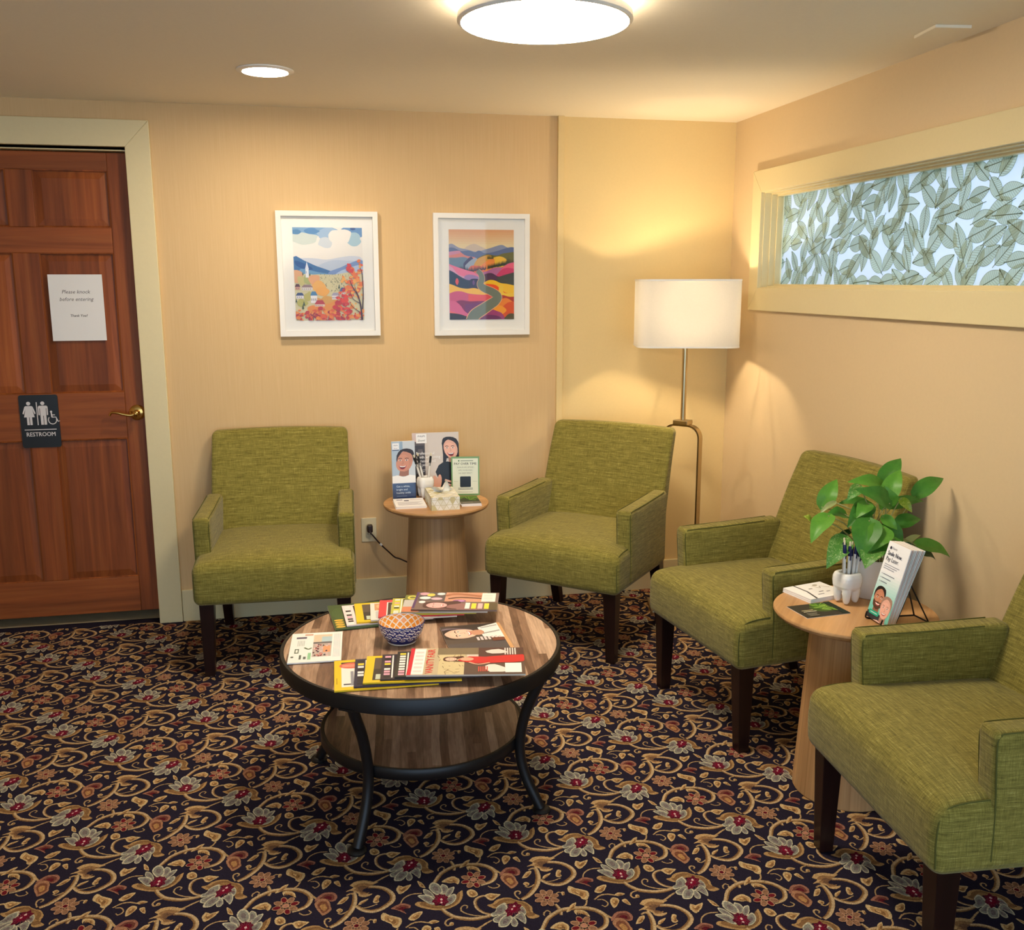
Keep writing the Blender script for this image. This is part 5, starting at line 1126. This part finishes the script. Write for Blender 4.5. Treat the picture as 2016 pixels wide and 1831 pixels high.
def c_olive(p, L, W):
    bars(p, L, W, [(0, 0, 1, 1, (196, 192, 188)), (0, .7, .2, 1, (122, 128, 62)), (0, .0, .2, .3, (214, 132, 96)), (.2, 0, 1, 1, (110, 96, 88))]); p.ell(L*.09, W*.84, L*.06, W*.12, (226, 214, 96)); p.ell(L*.09, W*.84, L*.035, W*.06, (120, 124, 60))
def c_top(p, L, W):
    bars(p, L, W, [(0, 0, 1, 1, (126, 104, 98)), (0, .08, .03, 1, (90, 60, 110)), (.04, .5, .36, 1, (96, 86, 88)), (.36, .45, .86, 1, (214, 156, 128)), (.3, 0, .8, .36, (150, 106, 104))])
    for x, y, rx, ry, c in ((.1, .9, .06, .08, (232, 170, 186)), (.18, .84, .05, .09, (226, 208, 96)), (.3, .9, .05, .07, (244, 242, 240)), (.12, .66, .07, .08, (246, 244, 242)), (.26, .62, .07, .07, (240, 190, 204)), (.1, .42, .04, .07, (244, 240, 240)), (.54, .5, .08, .07, (150, 90, 150)), (.56, .5, .04, .035, (220, 160, 210))): p.ell(L*x, W*y, L*rx, W*ry, c, 14)
    face(p, side(L*.28, W*.24), .07, (236, 176, 172), (84, 56, 56), False, 0, (170, 90, 140), body=False); p.stroke([(L*.36, W*.8), (L*.5, W*.9), (L*.8, W*.78)], .016, (178, 116, 86), 4); p.stroke([(L*.4, W*.62), (L*.55, W*.7), (L*.82, W*.64)], .01, (110, 74, 60), 4)
    for i, c in enumerate(((238, 236, 232), (246, 222, 70), (236, 190, 190), (246, 222, 70))): p.rect(L*(.62+.075*i), W*.06, L*(.675+.075*i), W*(.36+.03*(i == 0)), c)
    p.rect(L*.80, W*.46, L*.965, W*.96, (246, 244, 232)); p.rect(L*.9, 0, L, W*.42, (96, 84, 62))
    for i in range(4): p.rect(L*.82, W*(.54+.09*i), L*.93, W*(.56+.09*i), (190, 190, 190))
def c_news(p, L, W):
    p.rect(0, 0, L, W, (246, 246, 242)); bars(p, L, W, [(.44, .16, .80, .92, (196, 180, 172)), (.44, .62, .80, .92, (226, 206, 180)), (.60, .66, .80, .84, (186, 210, 218)), (.44, .60, .80, .66, (110, 106, 110)), (.64, .3, .78, .52, (236, 160, 116)), (.10, .30, .18, .45, (96, 116, 100)), (.12, .33, .16, .42, (246, 246, 242)), (.20, .10, .24, .24, (90, 100, 94)), (.28, .10, .33, .18, (90, 100, 94)), (.36, .08, .42, .30, (150, 206, 160)), (.10, .80, .3, .86, (92, 84, 110)), (.26, .9, .42, .96, (214, 170, 150))]); r = random.Random(4)
    for i in range(34): x, y = r.uniform(.46, .78), r.uniform(.18, .58); p.ell(L*x, W*y, L*.02, W*.025, r.choice(((150, 60, 70), (96, 60, 70), (232, 190, 190), (210, 120, 110), (70, 66, 84))), 8)
    for i in range(7): p.rect(L*(.84+.02*i), W*.12, L*(.846+.02*i), W*.92, (196, 196, 204))
    for i in range(5): p.rect(L*(.14+.03*i), W*.54, L*(.15+.03*i), W*.72, (170, 176, 172))
    p.ell(L*.07, W*.18, L*.03, W*.02, (90, 100, 94)); p.stroke([(L*.28, W*.48), (L*.36, W*.42), (L*.42, W*.46)], .005, (110, 130, 100), 3)
LO, UP = 'magazines fanned along the near edge', 'magazines fanned along the far edge'
z0 = TZ+.0004; h_ = .0053
magazine('yellow bordered magazine with red oval, leftmost and lowest of near fan', 'magazine', (.025, 2.389), -1.5, .275, .205, z0, c_y1, LO)
magazine('celebrity magazine with navy spine lying on yellow one with red oval', 'magazine', (.076, 2.394), -4, .272, .188, z0+h_, c_mix(11, (44, 44, 70)), LO)
magazine('yellow bordered magazine with dark cover photo, in the near fan', 'magazine', (.100, 2.401), -7, .262, .184, z0+2*h_, c_y2, LO)
magazine('celebrity magazine with pink faces lying on the second yellow bordered magazine', 'magazine', (.146, 2.403), -6.5, .270, .172, z0+3*h_, c_mix(12, (58, 50, 58)), LO)
magazine('celebrity magazine with gold lettering directly beneath red-edged fashion magazine', 'magazine', (.184, 2.399), -8, .270, .176, z0+4*h_, c_mix(13, (52, 50, 46)), LO)
magazine('fashion magazine with red left edge and woman in red dress', 'magazine', (.214, 2.391), -10.5, .318, .188, z0+5*h_, c_red, LO)
magazine('magazine showing woman in white blouse turned sideways, right of bowl', 'magazine', (.362, 2.585), 1, .188, .215, z0, c_woman, None)
magazine('green magazine with yellow round letters, lowest of far fan', 'magazine', (.040, 2.842), 5, .27, .232, z0, c_green, UP)
magazine('pink and white celebrity magazine lying on the green one', 'magazine', (.076, 2.858), 3, .272, .190, z0+h_, c_mix(21, (240, 224, 222)), UP, plain('maroon_pages', (110, 26, 40), .5))
magazine('yellow bordered magazine in the far fan, beside green magazine', 'magazine', (.107, 2.866), 0, .27, .178, z0+2*h_, c_y2, UP, plain('cream_pages', (226, 212, 196), .6))
magazine('white home magazine with orange picture in the far fan', 'magazine', (.150, 2.862), -3, .27, .162, z0+3*h_, c_white, UP)
magazine('red bordered magazine with brown cover panel in far fan', 'magazine', (.174, 2.872), -6, .27, .160, z0+4*h_, c_redt, UP)
magazine('celebrity magazine with lime lettering beside the red bordered one', 'magazine', (.212, 2.872), -8, .27, .155, z0+5*h_, c_mix(22, (196, 190, 80)), UP)
magazine('grey and olive magazine with yellow ring, second from top of far fan', 'magazine', (.246, 2.874), -11, .272, .165, z0+6*h_, c_olive, UP)
magazine('glossy celebrity magazine with white address label, topmost of far fan', 'magazine', (.277, 2.876), -13.5, .272, .170, z0+7*h_, c_top, UP)
magazine('white and green newsletter lying alone on the coffee table', 'newsletter', (-.100, 2.606), -3, .150, .230, z0, c_news, None, None, .004, 'newsletter')

bo = thing('bowl', 'small blue and white patterned bowl with orange inside', 'bowl', (.233, 2.717, TZ))
OUT = [(.0005, .0), (.039, 0), (.043, .002), (.0435, .006), (.050, .014), (.0585, .026), (.0645, .040), (.068, .055), (.0695, .064)]
INN = [(.0675, .0645), (.066, .055), (.0622, .040), (.056, .026), (.046, .015), (.03, .010), (.0005, .009)]
MB().lathe(OUT[3:]+[(.0688, .0652), (.0675, .0645)], 64, cap=False).build('outer_glaze', plain('cobalt_glaze', (30, 44, 118), .15, Coat_Weight=.4), bo, smooth=True)
MB().lathe(OUT[:4], 64).build('foot_ring', MAT['ceramic'], bo, smooth=True, angle=50)
MB().lathe(INN, 64, cap=False).build('inner_glaze', plain('orange_glaze', (236, 160, 62), .2, Coat_Weight=.3), bo, smooth=True)
def prof_at(P, t):
    q = t*(len(P)-1); i = min(int(q), len(P)-2); f = q-i; return (P[i][0]+(P[i+1][0]-P[i][0])*f, P[i][1]+(P[i+1][1]-P[i][1])*f)
def on_bowl(P, polys, off, name, mat):
    m = MB()
    for a, b, wd in polys:
        n = 3; vs = []
        du, dv = b[0]-a[0], b[1]-a[1]; l = math.hypot(du*.06, dv*.065) or 1; ex, ey = -dv*.065/l*wd/.06, du*.06/l*wd/.065
        for i in range(n+1):
            f = i/n
            for sg in (-1, 1):
                uu, tt = a[0]+du*f+sg*ex*.5, min(1, max(0, a[1]+dv*f+sg*ey*.5)); r, z = prof_at(P, tt); r += off; vs.append((r*math.cos(uu), r*math.sin(uu), z+abs(off)*.4))
        m.add(vs, [(2*i, 2*i+1, 2*i+3, 2*i+2) for i in range(n)])
    return m.build(name, mat, bo)
key = []; NC = 14; du = 2*PI/NC; rows = 4
for rrw in range(rows):
    for c in range(NC):
        u0 = (c+(rrw % 2)*.5)*du; v0 = .10+rrw*.235
        S = [(0, .06), (.25, .0), (.55, .0), (.70, .06), (.55, .12), (.30, .12), (.2, .17), (.30, .225), (.75, .225), (1.0, .16)]
        S = [(u0+a*du, v0+b) for a, b in S]; key += [(S[i], S[i+1], .0023) for i in range(len(S)-1)]
on_bowl(OUT[4:], key, .0003, 'white_key_pattern', MAT['ceramic'])
lat = []
for c in range(16):
    for sg in (-1, 1): lat += [((c*PI/8+sg*PI/8*k*.6, .04+k*.155), (c*PI/8+sg*PI/8*(k+1)*.6, .04+(k+1)*.155), .0030) for k in range(5)]
lat += [((k*PI/24, .015), ((k+1)*PI/24, .015), .002) for k in range(48)]
on_bowl(INN, lat, -.0004, 'white_lattice', MAT['ceramic'])
MB().lathe([(.024, .0112), (.016, .0135), (.0005, .0145)], 24, cap=False).build('inner_medallion', MAT['ceramic'], bo, smooth=True)
